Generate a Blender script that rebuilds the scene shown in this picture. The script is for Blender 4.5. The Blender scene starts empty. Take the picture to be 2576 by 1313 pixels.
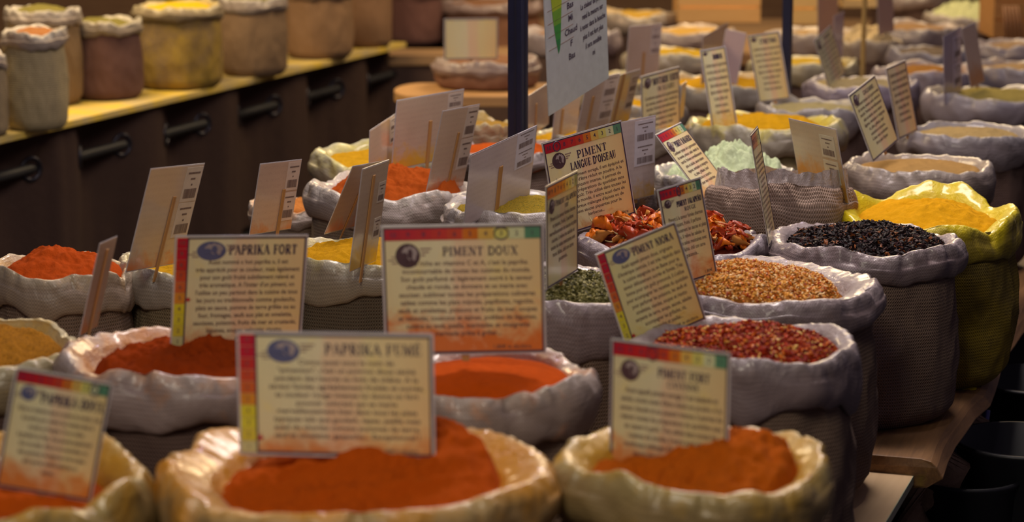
import bpy, math, random
from mathutils import Vector, Matrix, noise
PI = math.pi
SC = bpy.context.scene
COL = SC.collection

# ---------------------------------------------------------------- camera
FPX, CXP, CYP = 6000.0, 1288.0, 656.5
K = 1.2                      # depth scale that goes with the focal length
CAMZ, PITCH = 1.66, math.atan(1156.5/FPX)
CP, SP = math.cos(PITCH), math.sin(PITCH)
cam = bpy.data.cameras.new('camera')
cam_o = bpy.data.objects.new('camera', cam); COL.objects.link(cam_o)
cam_o.location = (0, 0, CAMZ); cam_o.rotation_euler = (PI/2 - PITCH, 0, 0)
cam.sensor_width = 36; cam.lens = FPX/2576*36
cam.clip_start = .05; cam.clip_end = 60
cam.dof.use_dof = True; cam.dof.focus_distance = 4.2*K; cam.dof.aperture_fstop = 3.3
SC.camera = cam_o

# ---------------------------------------------------------------- world, exposure, lamps
W = bpy.data.worlds.new('world'); SC.world = W; W.use_nodes = True
W.node_tree.nodes['Background'].inputs[0].default_value = (.45, .36, .52, 1)
W.node_tree.nodes['Background'].inputs[1].default_value = .13
SC.view_settings.view_transform = 'Standard'; SC.view_settings.look = 'None'
SC.view_settings.exposure = 0.0; SC.view_settings.gamma = 1.0
SC.view_settings.use_curve_mapping = False

def area(name, loc, target, size, power, col, sy=None):
    loc = (loc[0], loc[1]*K, loc[2]); target = (target[0], target[1]*K, target[2]); power *= 1.35
    l = bpy.data.lights.new(name, 'AREA'); l.energy = power; l.color = col; l.size = size
    if sy: l.shape = 'RECTANGLE'; l.size_y = sy
    o = bpy.data.objects.new(name, l); COL.objects.link(o); o.location = loc
    o.rotation_euler = (Vector(target)-Vector(loc)).to_track_quat('-Z', 'Y').to_euler()
    return o
def point(name, loc, power, col, r=.06):
    loc = (loc[0], loc[1]*K, loc[2])
    l = bpy.data.lights.new(name, 'POINT'); l.energy = power*1.2; l.color = col; l.shadow_soft_size = r
    o = bpy.data.objects.new(name, l); COL.objects.link(o); o.location = loc
    return o
WARM = (1, .74, .42); NEUT = (1, .86, .80); LILAC = (.70, .62, 1.0)
area('overhead_light', (.4, 4.6, 3.0), (.3, 4.2, .7), 1.5, 44, NEUT, .45)
area('front_light', (-.6, 1.2, 3.0), (.0, 3.6, .8), 1.0, 30, (1, .88, .70))
area('far_light', (1.3, 8.4, 3.0), (1.0, 7.6, .7), 1.6, 78, WARM)
area('side_stall_light', (-1.7, 6.6, 2.7), (-1.5, 6.9, .7), 1.2, 60, WARM)
for i, p in enumerate(((-.2, 3.6, 2.5), (1.0, 4.0, 2.5), (.2, 5.6, 2.5), (1.3, 6.0, 2.5))):
    point('bulb_light', p, 7, (LILAC, NEUT, WARM, LILAC)[i], .035)

# ---------------------------------------------------------------- picture geometry
def ray(px, py):
    x, v = px-CXP, CYP-py
    return Vector((x, FPX*CP + v*SP, -FPX*SP + v*CP))/FPX
def at(px, py, z):
    r = ray(px, py); t = (z-CAMZ)/r.z
    return Vector((0, 0, CAMZ)) + r*t
def atD(px, py, D):
    return Vector((0, 0, CAMZ)) + ray(px, py)*D
def depth(p):
    return (p.y*CP - (p.z-CAMZ)*SP)

# ---------------------------------------------------------------- object helpers
def tag(o, label=None, cat=None, group=None, kind=None):
    if label: o['label'] = label
    if cat: o['category'] = cat
    if group: o['group'] = group
    if kind: o['kind'] = kind
    return o
def empty(name, loc=(0, 0, 0), rz=0, **k):
    o = bpy.data.objects.new(name, None); COL.objects.link(o)
    o.location = loc; o.rotation_euler = (0, 0, rz); o.empty_display_size = .05
    return tag(o, **k)
class MB:
    def __init__(s): s.v = []; s.f = []; s.uv = []; s.mi = []; s.st = []; s.fm = []
    def quad(s, a, b, c, d, mi=0):
        n = len(s.v); s.v += [a, b, c, d]; s.f.append((n, n+1, n+2, n+3)); s.mi.append(mi)
    def poly(s, pts, mi=0):
        n = len(s.v); s.v += list(pts); s.f.append(tuple(range(n, n+len(pts)))); s.mi.append(mi)
    def box(s, c, h, M=None, mi=0):
        n = len(s.v)
        for x in (-1, 1):
            for y in (-1, 1):
                for z in (-1, 1):
                    p = Vector((x*h[0], y*h[1], z*h[2]))
                    if M: p = M @ p
                    s.v.append(tuple(Vector(c)+p))
        for f in ((0, 1, 3, 2), (4, 6, 7, 5), (0, 4, 5, 1), (2, 3, 7, 6), (0, 2, 6, 4), (1, 5, 7, 3)):
            s.f.append(tuple(n+i for i in f)); s.mi.append(mi)
    def tube(s, pts, rad, seg=10, mi=0, cap=True):
        n0 = len(s.v); pts = [Vector(p) for p in pts]; m = len(pts)
        for i, p in enumerate(pts):
            t = (pts[min(i+1, m-1)]-pts[max(i-1, 0)]).normalized()
            a = t.cross(Vector((0, 0, 1)))
            if a.length < .05: a = t.cross(Vector((0, 1, 0)))
            a.normalize(); b = t.cross(a)
            r = rad[i] if isinstance(rad, (list, tuple)) else rad
            for k in range(seg):
                q = 2*PI*k/seg; s.v.append(tuple(p + a*(r*math.cos(q)) + b*(r*math.sin(q))))
        for i in range(m-1):
            for k in range(seg):
                k2 = (k+1) % seg
                s.f.append((n0+i*seg+k, n0+i*seg+k2, n0+(i+1)*seg+k2, n0+(i+1)*seg+k)); s.mi.append(mi)
        if cap:
            s.f.append(tuple(n0+k for k in range(seg))[::-1]); s.mi.append(mi)
            s.f.append(tuple(n0+(m-1)*seg+k for k in range(seg))); s.mi.append(mi)
    def build(s, name, mats, parent=None, smooth=False, bevel=0):
        me = bpy.data.meshes.new(name); me.from_pydata([tuple(p) for p in s.v], [], s.f)
        for m in (mats if isinstance(mats, (list, tuple)) else [mats]): me.materials.append(m)
        if any(s.mi): me.polygons.foreach_set('material_index', s.mi)
        if smooth: me.polygons.foreach_set('use_smooth', [True]*len(s.f))
        if s.uv:
            L = me.uv_layers.new(name='UVMap'); flat = []
            for f in s.f:
                for i in f: flat += s.uv[i]
            # close the seam: wrap u where a face spans it
            L.data.foreach_set('uv', flat)
        if s.st:
            a = me.attributes.new('stain', 'FLOAT', 'POINT'); a.data.foreach_set('value', s.st)
        if s.fm:
            a = me.attributes.new('film', 'FLOAT', 'POINT'); a.data.foreach_set('value', s.fm)
        me.update()
        o = bpy.data.objects.new(name, me); COL.objects.link(o)
        if parent: o.parent = parent
        if bevel:
            b = o.modifiers.new('bevel', 'BEVEL'); b.width = bevel; b.segments = 2; b.limit_method = 'ANGLE'
        return o

# ---------------------------------------------------------------- materials
def newmat(name):
    m = bpy.data.materials.new(name); m.use_nodes = True
    nt = m.node_tree; return m, nt, nt.nodes['Principled BSDF']
def N(nt, t, **k):
    n = nt.nodes.new(t)
    for a, b in k.items():
        if a in n.inputs.keys() if hasattr(n.inputs, 'keys') else False: n.inputs[a].default_value = b
        else: setattr(n, a, b)
    return n
def mixc(nt, fac, a, b, mode='MIX'):
    n = nt.nodes.new('ShaderNodeMix'); n.data_type = 'RGBA'; n.blend_type = mode
    for s, v in ((0, fac), (6, a), (7, b)):
        if isinstance(v, bpy.types.NodeSocket): nt.links.new(v, n.inputs[s])
        elif s == 0: n.inputs[s].default_value = v
        else: n.inputs[s].default_value = (*v, 1)
    return n.outputs[2]
def mth(nt, op, a, b=None, c=None, clamp=False):
    n = nt.nodes.new('ShaderNodeMath'); n.operation = op; n.use_clamp = clamp
    for i, v in enumerate((a, b, c)):
        if v is None: continue
        if isinstance(v, bpy.types.NodeSocket): nt.links.new(v, n.inputs[i])
        else: n.inputs[i].default_value = v
    return n.outputs[0]
def noi(nt, vec, scale, detail=3, rough=.5, dist=0):
    n = nt.nodes.new('ShaderNodeTexNoise'); n.inputs['Scale'].default_value = scale
    n.inputs['Detail'].default_value = detail; n.inputs['Roughness'].default_value = rough
    n.inputs['Distortion'].default_value = dist
    if vec: nt.links.new(vec, n.inputs['Vector'])
    return n.outputs[0]
def ramp(nt, fac, stops):
    n = nt.nodes.new('ShaderNodeValToRGB'); e = n.color_ramp.elements
    while len(e) < len(stops): e.new(.5)
    for i, (p, c) in enumerate(stops): e[i].position = p; e[i].color = (*c, 1)
    nt.links.new(fac, n.inputs[0]); return n.outputs[0]
def bump(nt, b, h, strength, dist):
    n = nt.nodes.new('ShaderNodeBump'); n.inputs['Strength'].default_value = strength
    n.inputs['Distance'].default_value = dist; nt.links.new(h, n.inputs['Height'])
    nt.links.new(n.outputs[0], b.inputs['Normal']); return n
def plain(name, col, rough=.6, metal=0, coat=0, bs=0, bscale=40):
    m, nt, b = newmat(name); b.inputs['Base Color'].default_value = (*col, 1)
    b.inputs['Roughness'].default_value = rough; b.inputs['Metallic'].default_value = metal
    b.inputs['Coat Weight'].default_value = coat
    if name.split('_')[0] in ('flake', 'seed', 'chilli', 'leaf'): b.inputs['Specular IOR Level'].default_value = .2
    tc = nt.nodes.new('ShaderNodeTexCoord').outputs['Object']
    n = noi(nt, tc, bscale, 4)
    c = mixc(nt, n, tuple(x*.8 for x in col), tuple(min(1, x*1.15) for x in col))
    nt.links.new(c, b.inputs['Base Color'])
    if bs: bump(nt, b, n, bs, .004)
    return m
_cache = {}
def weave(nt, uv, per=.0056):
    k = 2*PI/per
    sx = nt.nodes.new('ShaderNodeSeparateXYZ'); nt.links.new(uv, sx.inputs[0])
    w = mth(nt, 'MULTIPLY', noi(nt, uv, 7, 2), .006)
    u = mth(nt, 'SINE', mth(nt, 'MULTIPLY', mth(nt, 'ADD', sx.outputs[0], w), k))
    v = mth(nt, 'SINE', mth(nt, 'MULTIPLY', mth(nt, 'ADD', sx.outputs[1], w), k*.8))
    return mth(nt, 'MULTIPLY_ADD', mth(nt, 'ADD', mth(nt, 'MULTIPLY', u, v), mth(nt, 'MULTIPLY', v, .5)), .33, .5)
def burlap(col, dust=None, damt=0.0):
    key = ('b', col, dust, damt)
    if key in _cache: return _cache[key]
    m, nt, b = newmat('burlap')
    uv = nt.nodes.new('ShaderNodeUVMap').outputs[0]
    ob = nt.nodes.new('ShaderNodeTexCoord').outputs['Object']
    w = weave(nt, uv)
    n = noi(nt, ob, 7, 4, .6)
    c = mixc(nt, w, tuple(x*.38 for x in col), tuple(min(1, x*1.5) for x in col))
    c = mixc(nt, mth(nt, 'MULTIPLY', n, .5), c, tuple(x*.75 for x in col))
    if dust:
        d = mth(nt, 'MULTIPLY_ADD', noi(nt, ob, 6, 5, .7, .3), 2.6, -1.3+damt, clamp=True)
        c = mixc(nt, d, c, dust)
    nt.links.new(c, b.inputs['Base Color']); b.inputs['Roughness'].default_value = .95
    b.inputs['Specular IOR Level'].default_value = .15
    h = mth(nt, 'ADD', w, mth(nt, 'MULTIPLY', noi(nt, ob, 30, 3), 1.5))
    bump(nt, b, h, .9, .0035)
    _cache[key] = m; return m
def linermat(col, stain, amt, rough=.30):
    key = ('l', col, stain, amt)
    if key in _cache: return _cache[key]
    m, nt, b = newmat('sack_liner')
    uv = nt.nodes.new('ShaderNodeUVMap').outputs[0]
    ob = nt.nodes.new('ShaderNodeTexCoord').outputs['Object']
    at_ = N(nt, 'ShaderNodeAttribute', attribute_name='stain').outputs['Fac']
    fm = N(nt, 'ShaderNodeAttribute', attribute_name='film').outputs['Fac']
    n = noi(nt, ob, 22, 4, .65, .6)
    film = mth(nt, 'MULTIPLY_ADD', noi(nt, ob, 11, 3, .6, .4), 1.1, -.62)
    film = mth(nt, 'ADD', film, mth(nt, 'MULTIPLY', fm, 1.15), clamp=True)
    s = mth(nt, 'ADD', mth(nt, 'MULTIPLY', at_, amt*1.7), mth(nt, 'MULTIPLY_ADD', n, 1.7, -1.25+amt*.35))
    s = mth(nt, 'MAXIMUM', s, 0, clamp=True); s = mth(nt, 'MINIMUM', s, .93)
    w = weave(nt, uv)
    und = tuple(x*a for x, a in zip(col, (.50, .45, .45)))     # burlap seen through the film
    o = mixc(nt, w, tuple(x*.62 for x in und), tuple(x*1.12 for x in und))
    c = mixc(nt, film, o, tuple(x*.86 for x in col))
    c = mixc(nt, s, c, stain)
    nt.links.new(c, b.inputs['Base Color'])
    nt.links.new(mth(nt, 'MULTIPLY_ADD', film, -.14, .46), b.inputs['Roughness'])
    b.inputs['Specular IOR Level'].default_value = .45
    nt.links.new(mth(nt, 'MULTIPLY_ADD', film, .5, .05), b.inputs['Coat Weight']); b.inputs['Coat Roughness'].default_value = .13
    h1 = mth(nt, 'MULTIPLY', noi(nt, ob, 34, 5, .66, 1.6), film)
    h = mth(nt, 'ADD', mth(nt, 'ADD', mth(nt, 'MULTIPLY', h1, .8), mth(nt, 'MULTIPLY', noi(nt, ob, 13, 3, .5, .8), .8)), mth(nt, 'MULTIPLY', w, .05))
    bump(nt, b, h, .7, .011)
    _cache[key] = m; return m
def powder(col, coarse=.3, col2=None, scale=60):
    key = ('p', col, coarse, col2)
    if key in _cache: return _cache[key]
    m, nt, b = newmat('spice')
    ob = nt.nodes.new('ShaderNodeTexCoord').outputs['Object']
    n = noi(nt, ob, scale, 6, .7); n2 = noi(nt, ob, 900 if not col2 else 420, 2, .6)
    c = mixc(nt, n, tuple(x*.72 for x in col), tuple(min(1, x*1.18) for x in col))
    if col2:
        k = mth(nt, 'MULTIPLY_ADD', n2, 7, -3.4, clamp=True)
        c = mixc(nt, k, c, col2)
    nt.links.new(c, b.inputs['Base Color']); b.inputs['Roughness'].default_value = 1
    b.inputs['Specular IOR Level'].default_value = .08
    h = mth(nt, 'ADD', n, mth(nt, 'MULTIPLY', n2, coarse))
    bump(nt, b, h, .9, .006)
    _cache[key] = m; return m
def wood(name, c1, c2, rough=.6, dust=None, along='Y', damt=-1.55, sc=1.0):
    m, nt, b = newmat(name)
    ob = nt.nodes.new('ShaderNodeTexCoord').outputs['Object']
    mp = nt.nodes.new('ShaderNodeMapping')
    mp.inputs['Scale'].default_value = {'Y': (22*sc, 1.6*sc, 22*sc), 'X': (1.6*sc, 22*sc, 22*sc)}[along]
    nt.links.new(ob, mp.inputs[0])
    n = noi(nt, mp.outputs[0], 2.2, 6, .65, 1.0)
    c = mixc(nt, mth(nt, 'MULTIPLY_ADD', n, 2.2, -.6, clamp=True), c1, c2)
    if dust:
        d = mth(nt, 'MULTIPLY_ADD', noi(nt, ob, 5, 5, .65), 3.4, damt, clamp=True)
        c = mixc(nt, d, c, dust)
    nt.links.new(c, b.inputs['Base Color']); b.inputs['Roughness'].default_value = rough
    bump(nt, b, n, .4, .004)
    return m

# ---------------------------------------------------------------- sacks
def fn(x, y, z): return noise.noise(Vector((x, y, z)))
def ridg(x, y, z):
    return 1-abs(noise.noise(Vector((x, y, z))))*2
LILG = (.44, .365, .375)      # lilac-grey plastic
CRM = (.62, .56, .42)       # creamy plastic
GRN = (.50, .50, .33)
BUR = (.20, .135, .10); BURD = (.12, .075, .062); BURL = (.34, .26, .18)

def sack(label, cen, R, zr, zb, seed, liner=LILG, stain=(.5, .3, .1), samt=.3, body=BUR, dust=None, damt=0,
         roll=.075, rc=.80, sink=.012, res=1.0, ell=1.0, wav=1.0, burl_roll=False, tilt=0.0, crink=1.0, name='spice_sack', group=None, hang=0):
    """cen: centre on plan; R outer radius of the rolled rim; zr rim height; zb base height"""
    root = empty(name, (cen[0], cen[1], zb), label=label, cat='sack', group=group)
    H = zr-zb; na = int(150*res)+24; sd = seed*7.31
    def ang(a): return math.cos(a), math.sin(a)
    def lob(a):                 # slow outline variation
        c, s = ang(a); return 1+wav*(.035*fn(c*1.3, s*1.3, sd)+.02*fn(c*3, s*3, sd+5))
    def crest(a):
        c, s = ang(a); return wav*(.016*fn(c*1.6, s*1.6, sd+9)+.006*fn(c*4, s*4, sd+3)) + tilt*s
    def rlen(a):
        c, s = ang(a); return 1+.35*fn(c*1.7, s*1.7, sd+21)+.12*fn(c*5, s*5, sd+23)+hang*max(0, -s)
    # --- body
    b = MB(); prof = []; nb = int(22*res)+10
    top = H-roll*.35
    for i in range(nb+1):
        t = i/nb; z = top*t
        r = (.90+.07*math.sin(PI*min(1, t*1.05))-.03*t)*R
        if t < .12: r *= 1-.16*(1-t/.12)**2
        prof.append((r, z))
    for i, (r, z) in enumerate(prof):
        for k in range(na+1):
            a = 2*PI*k/na; c, s = ang(a)
            f = lob(a)*(1+.05*fn(c*2.2, s*2.2, z*9+sd+31)+.024*ridg(c*4+z*6, s*4, z*14+sd+33))
            if i == nb: f *= .985
            b.v.append((r*f*c, r*f*s*ell, z)); b.uv.append((a*R, z))
    m = na+1
    for i in range(nb):
        for k in range(na):
            b.f.append((i*m+k, i*m+k+1, (i+1)*m+k+1, (i+1)*m+k)); b.mi.append(0)
    b.f.append(tuple(range(na))[::-1]); b.mi.append(0)
    b.build('burlap_body', burlap(body, dust, damt), root, smooth=True)
    # --- rolled liner: profile as (radius factor, height offset, stain weight)
    l = MB(); rk = roll
    P = [(rc-.10, -sink-.035, 1), (rc-.03, -sink-.014, 1), (rc+.02, -sink*.8, 1), ((rc+.93)/2, -sink*.35+.001, .85),
         (.885, -.0015, .7), (.918, .0, .5), (.948, -.004, .35), (.978, -.014, .2), (.998, -.028, .1),
         (1.012, -rk*.52, 0), (1.006, -rk*.76, 0), (.978, -rk*.95, 0), (.94, -rk*1.03, 0), (.905, -rk*.97, 0), (.885, -rk*.7, 0)]
    # resample by Catmull-Rom
    sub = 3 if res > .6 else 2
    Q = []
    for i in range(len(P)-1):
        p0, p1, p2, p3 = P[max(i-1, 0)], P[i], P[i+1], P[min(i+2, len(P)-1)]
        for j in range(sub):
            t = j/sub
            Q.append(tuple(.5*((2*p1[q])+(-p0[q]+p2[q])*t+(2*p0[q]-5*p1[q]+4*p2[q]-p3[q])*t*t+(-p0[q]+3*p1[q]-3*p2[q]+p3[q])*t**3) for q in range(3)))
    Q.append(P[-1]); nq = len(Q); acc = 0; last = None
    nl = int(na*1.5); ml = nl+1
    for i, (rf, zo, sw) in enumerate(Q):
        t = i/(nq-1)
        if last: acc += math.hypot((rf-last[0])*R, zo-last[1])
        last = (rf, zo)
        env = math.sin(PI*min(1, max(0, (t-.02)/.96)))
        for k in range(nl+1):
            a = 2*PI*k/nl; c, s = ang(a)
            cr = crest(a); L = rlen(a)
            z = zo*(L if zo < -.03 and t > .5 else 1)
            wq = min(1, max(0, 1-abs(t-.36)/.62))
            z += cr*wq
            pos = (c*R*18+sd, s*R*18, z*26)
            # crinkles: sharp pinches plus soft puffs
            oz = max(0, min(1, (t-.42)/.16))          # 0 inside and on the crest, 1 on the outer roll
            d = (.006+.006*oz)*fn(c*R*10, s*R*10, z*12+sd) + .0035*fn(c*R*24+z*30, s*R*24, z*10+sd+2)
            d += (1-.75*oz)*(.0045*(ridg(c*R*26+z*14, s*R*26, z*12+sd+4)-.55) + .002*(ridg(c*R*60-z*40, s*R*60, z*30+sd+6)-.5))
            pin = max(0, fn(c*R*26, s*R*26, sd+t*1.2+50)-.18)
            d -= .020*pin*(1 if .12 < t < .55 else .25)
            d *= crink*(.35+.65*env)
            r = rf*R*lob(a)+d*(1 if t > .36 else .6)
            l.v.append((r*c, r*s*ell, H+z+d*.55)); l.uv.append((a*R, acc))
            l.st.append(max(0, min(1, sw+.5*fn(c*4, s*4, sd+t*2))))
            l.fm.append(max(0, min(1, (1 if t < .36 else 1-(t-.36)/.22)+.35*fn(c*3, s*3, sd+t*3+13))))
    for i in range(nq-1):
        for k in range(nl):
            l.f.append((i*ml+k, (i+1)*ml+k, (i+1)*ml+k+1, i*ml+k+1)); l.mi.append(0)
    lm = burlap(tuple(min(1, x*1.6) for x in body)) if burl_roll else linermat(liner, stain, samt)
    l.build('rolled_hem' if burl_roll else 'plastic_liner', lm, root, smooth=True)
    if burl_roll:   # thin plastic collar standing inside the burlap hem
        q = MB()
        for i in range(7):
            t = i/6
            for k in range(nl+1):
                a = 2*PI*k/nl; c, s = ang(a)
                r = (.885-.05*t)*R*lob(a)+.006*ridg(c*9, s*9, sd+t*2)-.004
                z = H-.03+t*(.072+.014*fn(c*4, s*4, sd+77)) + crest(a)*.6
                q.v.append((r*c, r*s*ell, z)); q.uv.append((a*R, z)); q.st.append(.2*t); q.fm.append(1)
        for i in range(6):
            for k in range(nl):
                q.f.append((i*ml+k, (i+1)*ml+k, (i+1)*ml+k+1, i*ml+k+1)); q.mi.append(0)
        q.build('plastic_collar', linermat(liner, stain, samt), root, smooth=True)
    root['R'] = R
    return root

def heap(name, label, cen, Rc, z0, seed, mat, dome=.03, rough=1.0, ridge=0, peak=(0, 0), sharp=0, nr=36, na=120, ell=1.0, clump=0, tilt=(0, 0), cat='spice', grain=None):
    """spice filling: polar height field; grain=(n, size, mats, flat) scatters grains over it"""
    sd = seed*3.17; m = MB()
    def hgt(x, y):
        rr = math.hypot(x, y/ell)/Rc
        px, py = (x/Rc-peak[0]), (y/Rc-peak[1])
        d2 = px*px+py*py
        h = dome*(math.exp(-d2*1.6)-math.exp(-1.6)) if sharp else dome*(1-rr*rr)
        h += rough*(.011*fn(x*9, y*9, sd)+.0055*fn(x*24, y*24, sd+1)+.0035*(ridg(x*38, y*38, sd+6)-.6)+.0026*fn(x*80, y*80, sd+2)+.0012*fn(x*190, y*190, sd+3))
        if ridge: h += ridge*(ridg(x*5+y*9, (y-x*.35)*26, sd+3)-.6)
        if clump:
            h += clump*(abs(fn(x*30, y*30, sd+7))*1.2+abs(fn(x*75, y*75, sd+8))*.6)
        h += tilt[0]*x+tilt[1]*y
        e = max(0, min(1, (1-rr)/.10)); return z0-.016*(1-e)**2 + h*(.35+.65*e)
    m.v.append((0, 0, hgt(0, 0)-z0))
    for i in range(1, nr+1):
        r = Rc*1.05*i/nr
        for k in range(na):
            a = 2*PI*k/na; x, y = r*math.cos(a), r*math.sin(a)*ell
            m.v.append((x, y, hgt(x, y)-z0))
    for k in range(na): m.f.append((0, 1+k, 1+(k+1) % na)); m.mi.append(0)
    for i in range(nr-1):
        for k in range(na):
            k2 = (k+1) % na; m.f.append((1+i*na+k, 1+(i+1)*na+k, 1+(i+1)*na+k2, 1+i*na+k2)); m.mi.append(0)
    # underside skirt so that the filling is a body
    n0 = len(m.v)
    for k in range(na):
        a = 2*PI*k/na; m.v.append((Rc*.9*math.cos(a), Rc*.9*math.sin(a)*ell, -.08))
    for k in range(na):
        k2 = (k+1) % na; m.f.append((1+(nr-1)*na+k, n0+k, n0+k2, 1+(nr-1)*na+k2)); m.mi.append(0)
    m.f.append(tuple(n0+k for k in range(na))[::-1]); m.mi.append(0)
    sm = [True]*len(m.f)
    mats = [mat]
    if grain:
        n, size, gm, flat = grain; rnd = random.Random(seed); mats += gm
        for _ in range(n):
            a = rnd.uniform(0, 2*PI); r = Rc*1.0*math.sqrt(rnd.random()); x, y = r*math.cos(a), r*math.sin(a)*ell
            z = hgt(x, y)-z0+size*rnd.uniform(0, .9)
            s = size*rnd.uniform(.5, 1.25)
            R3 = Matrix.Rotation(rnd.uniform(0, 6.3), 3, 'Z') @ Matrix.Rotation(rnd.uniform(-1.1, 1.1), 3, 'X') @ Matrix.Rotation(rnd.uniform(-1, 1), 3, 'Y')
            ax, ay, az = s*rnd.uniform(.8, 1.6), s*rnd.uniform(.5, 1), s*flat*rnd.uniform(.6, 1.3)
            q0 = len(m.v); c = Vector((x, y, z)); mi = 1+rnd.choices(range(len(gm)), weights=[6, 3, 2, 1][:len(gm)])[0]
            for p in ((ax, 0, 0), (0, ay, 0), (-ax, 0, az*.4), (0, -ay, 0), (0, 0, az), (0, 0, -az)):
                m.v.append(tuple(c+R3 @ Vector(p)))
            for f in ((0, 1, 4), (1, 2, 4), (2, 3, 4), (3, 0, 4), (1, 0, 5), (2, 1, 5), (3, 2, 5), (0, 3, 5)):
                m.f.append(tuple(q0+i for i in f)); m.mi.append(mi); sm.append(False)
    o = m.build(name, mats); o.location = (cen[0], cen[1], z0)
    o.data.polygons.foreach_set('use_smooth', sm)
    tag(o, label, cat, kind='stuff')
    return o, hgt

# colours of the fillings
PAPR = (.50, .082, .004); PAPR2 = (.34, .045, .004); ORNG = (.54, .115, .006); TURM = (.66, .36, .012); CURR = (.60, .33, .03)
BEIG = (.46, .33, .14); BRNS = (.42, .25, .085); WASB = (.60, .70, .44); OLIV = (.22, .19, .05); GREN = (.16, .15, .05)
BENCH = .38; PLY = .345; RIM = .76

def put(px, py, w, zr=RIM):
    c = at(px, py, zr); return c, w/2*depth(c)/FPX
SK = {}
def S(key, px, py, w, label, seed, zr=RIM, zb=BENCH, **k):
    c, R = put(px, py, w, zr)
    SK[key] = (c, R, zr, k.get('rc', .80), k.get('ell', 1.0), k.get('sink', .012))
    return sack(label, c, R, zr, zb, seed, **k)
def F(key, name, label, mat, dome=.03, **k):
    c, R, zr, rc, ell, sink = SK[key]
    off = k.pop('off', (0, 0)); rz = k.pop('dz', 0); rm = k.pop('rm', 1.0)
    return heap(name, label, (c.x+off[0], c.y+off[1]), R*(rc+.02)*rm, zr-sink-.004+rz, k.pop('seed', sum(map(ord, key)) % 97), mat, dome=dome, ell=ell, **k)

# front row, standing on the plywood board
S('fume', 897, 1162, 1010, 'wide front sack with yellowed plastic rim full of smoked paprika', 1, zb=PLY, liner=(.64, .44, .18), stain=(.64, .27, .008), samt=1.0, body=BURD, roll=.085, rc=.715, sink=.028, res=1.9, wav=1.3)
F('fume', 'smoked_paprika_powder', 'dark orange smoked paprika heaped with ridges in the wide front sack', powder(PAPR, .2), dome=.075, ridge=.014, rough=1.1, peak=(.35, .5), sharp=1, nr=80, na=260, tilt=(.02, .05), seed=5)
S('fort', 1748, 1140, 695, 'small front sack with yellowed plastic rim under the cayenne card', 2, zb=PLY, liner=(.58, .44, .18), stain=(.60, .33, .012), samt=.75, body=BUR, roll=.085, rc=.74, sink=.022, res=1.6, wav=1.2)
F('fort', 'cayenne_powder', 'orange cayenne powder with a lump at the right in the small front sack', powder(ORNG, .2), dome=.055, rough=2.2, clump=.004, peak=(.38, .2), sharp=1, nr=60, na=200, seed=8)
S('pdoux', -45, 1188, 860, 'corner sack at lower left with stained yellow liner and paprika', 3, zb=PLY, liner=(.50, .37, .13), stain=(.56, .28, .01), samt=.8, body=BURD, roll=.10, rc=.74, sink=.03, res=1.5, wav=1.8)
F('pdoux', 'mild_paprika_powder', 'red paprika in the corner sack at lower left', powder(PAPR, .2), dome=.03, rough=1.4, nr=50, na=160, seed=9)
S('doux', 1222, 930, 560, 'sack with orange-smeared white liner behind the smoked paprika card', 4, zb=PLY, liner=(.62, .52, .46), stain=(.72, .25, .04), samt=.45, body=BUR, roll=.088, rc=.77, sink=.014, res=1.4, wav=1.2)
F('doux', 'orange_chilli_powder', 'smooth bright orange mild chilli powder below the PIMENT DOUX card', powder((.60, .085, .004), .12), dome=.03, rough=.4, nr=44, na=150)
S('pfort', 478, 884, 655, 'wide sack with pinkish liner around the PAPRIKA FORT card', 6, zb=PLY, liner=(.60, .50, .47), stain=(.60, .25, .06), samt=.6, body=BURD, roll=.085, rc=.78, sink=.02, res=1.4, wav=1.5)
F('pfort', 'hot_paprika_powder', 'clumpy dark red paprika below the PAPRIKA FORT card', powder(PAPR2, .3), dome=.035, rough=2.0, nr=50, na=160, clump=.008, rm=.93)
S('left', -112, 862, 640, 'sack cut by the left edge filled with orange-brown spice mix', 7, zb=PLY, liner=(.58, .50, .30), stain=(.60, .38, .07), samt=.5, body=BURD, roll=.08, rc=.84, sink=.014, res=1.1)
F('left', 'spice_mix', 'coarse orange-brown spice mix at the left edge', powder((.56, .24, .02), 1.2, (.20, .08, .012)), dome=.03, rough=1.2, clump=.004)
# right hand column
S('red', 1872, 852, 590, 'sack of red chilli flakes with lilac-grey plastic rim behind the cayenne card', 10, zb=PLY, liner=LILG, stain=(.45, .38, .38), samt=.1, body=BUR, roll=.098, rc=.80, sink=.014, res=1.5, wav=1.0)
G = [plain('flake_dark_red', (.26, .014, .005), .6), plain('flake_red', (.48, .04, .004), .6), plain('flake_orange', (.66, .16, .008), .4), plain('flake_yellow', (.78, .50, .12), .4)]
F('red', 'red_chilli_flakes', 'red chilli flakes with yellow seeds below the NIORA card', powder((.28, .03, .012), .8), dome=.03, rough=1.0, grain=(7500, .0042, G, .28))
S('seeds', 1925, 700, 585, 'sack of pale orange pepper seeds between red flakes and black flakes', 11, zb=PLY, liner=LILG, stain=(.45, .38, .38), samt=.1, body=BUR, roll=.07, rc=.72, sink=.016, res=1.3)
G = [plain('seed_gold', (.76, .37, .06), .4), plain('seed_pale', (.82, .58, .28), .4), plain('seed_orange', (.64, .17, .01), .4), plain('seed_red', (.36, .05, .02), .4)]
F('seeds', 'pepper_seeds', 'golden orange pepper seeds and crushed flakes beside the jalapeno card', powder((.50, .18, .03), .8), dome=.04, rough=1.0, grain=(6500, .0036, G, .4), dz=.003, off=(-.025, 0))
S('black', 2178, 594, 490, 'sack of nearly black chilli flakes standing at the corner of the bench', 12, liner=LILG, stain=(.40, .34, .36), samt=.1, body=(.22, .15, .115), roll=.066, rc=.80, sink=.012, res=1.4)
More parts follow.
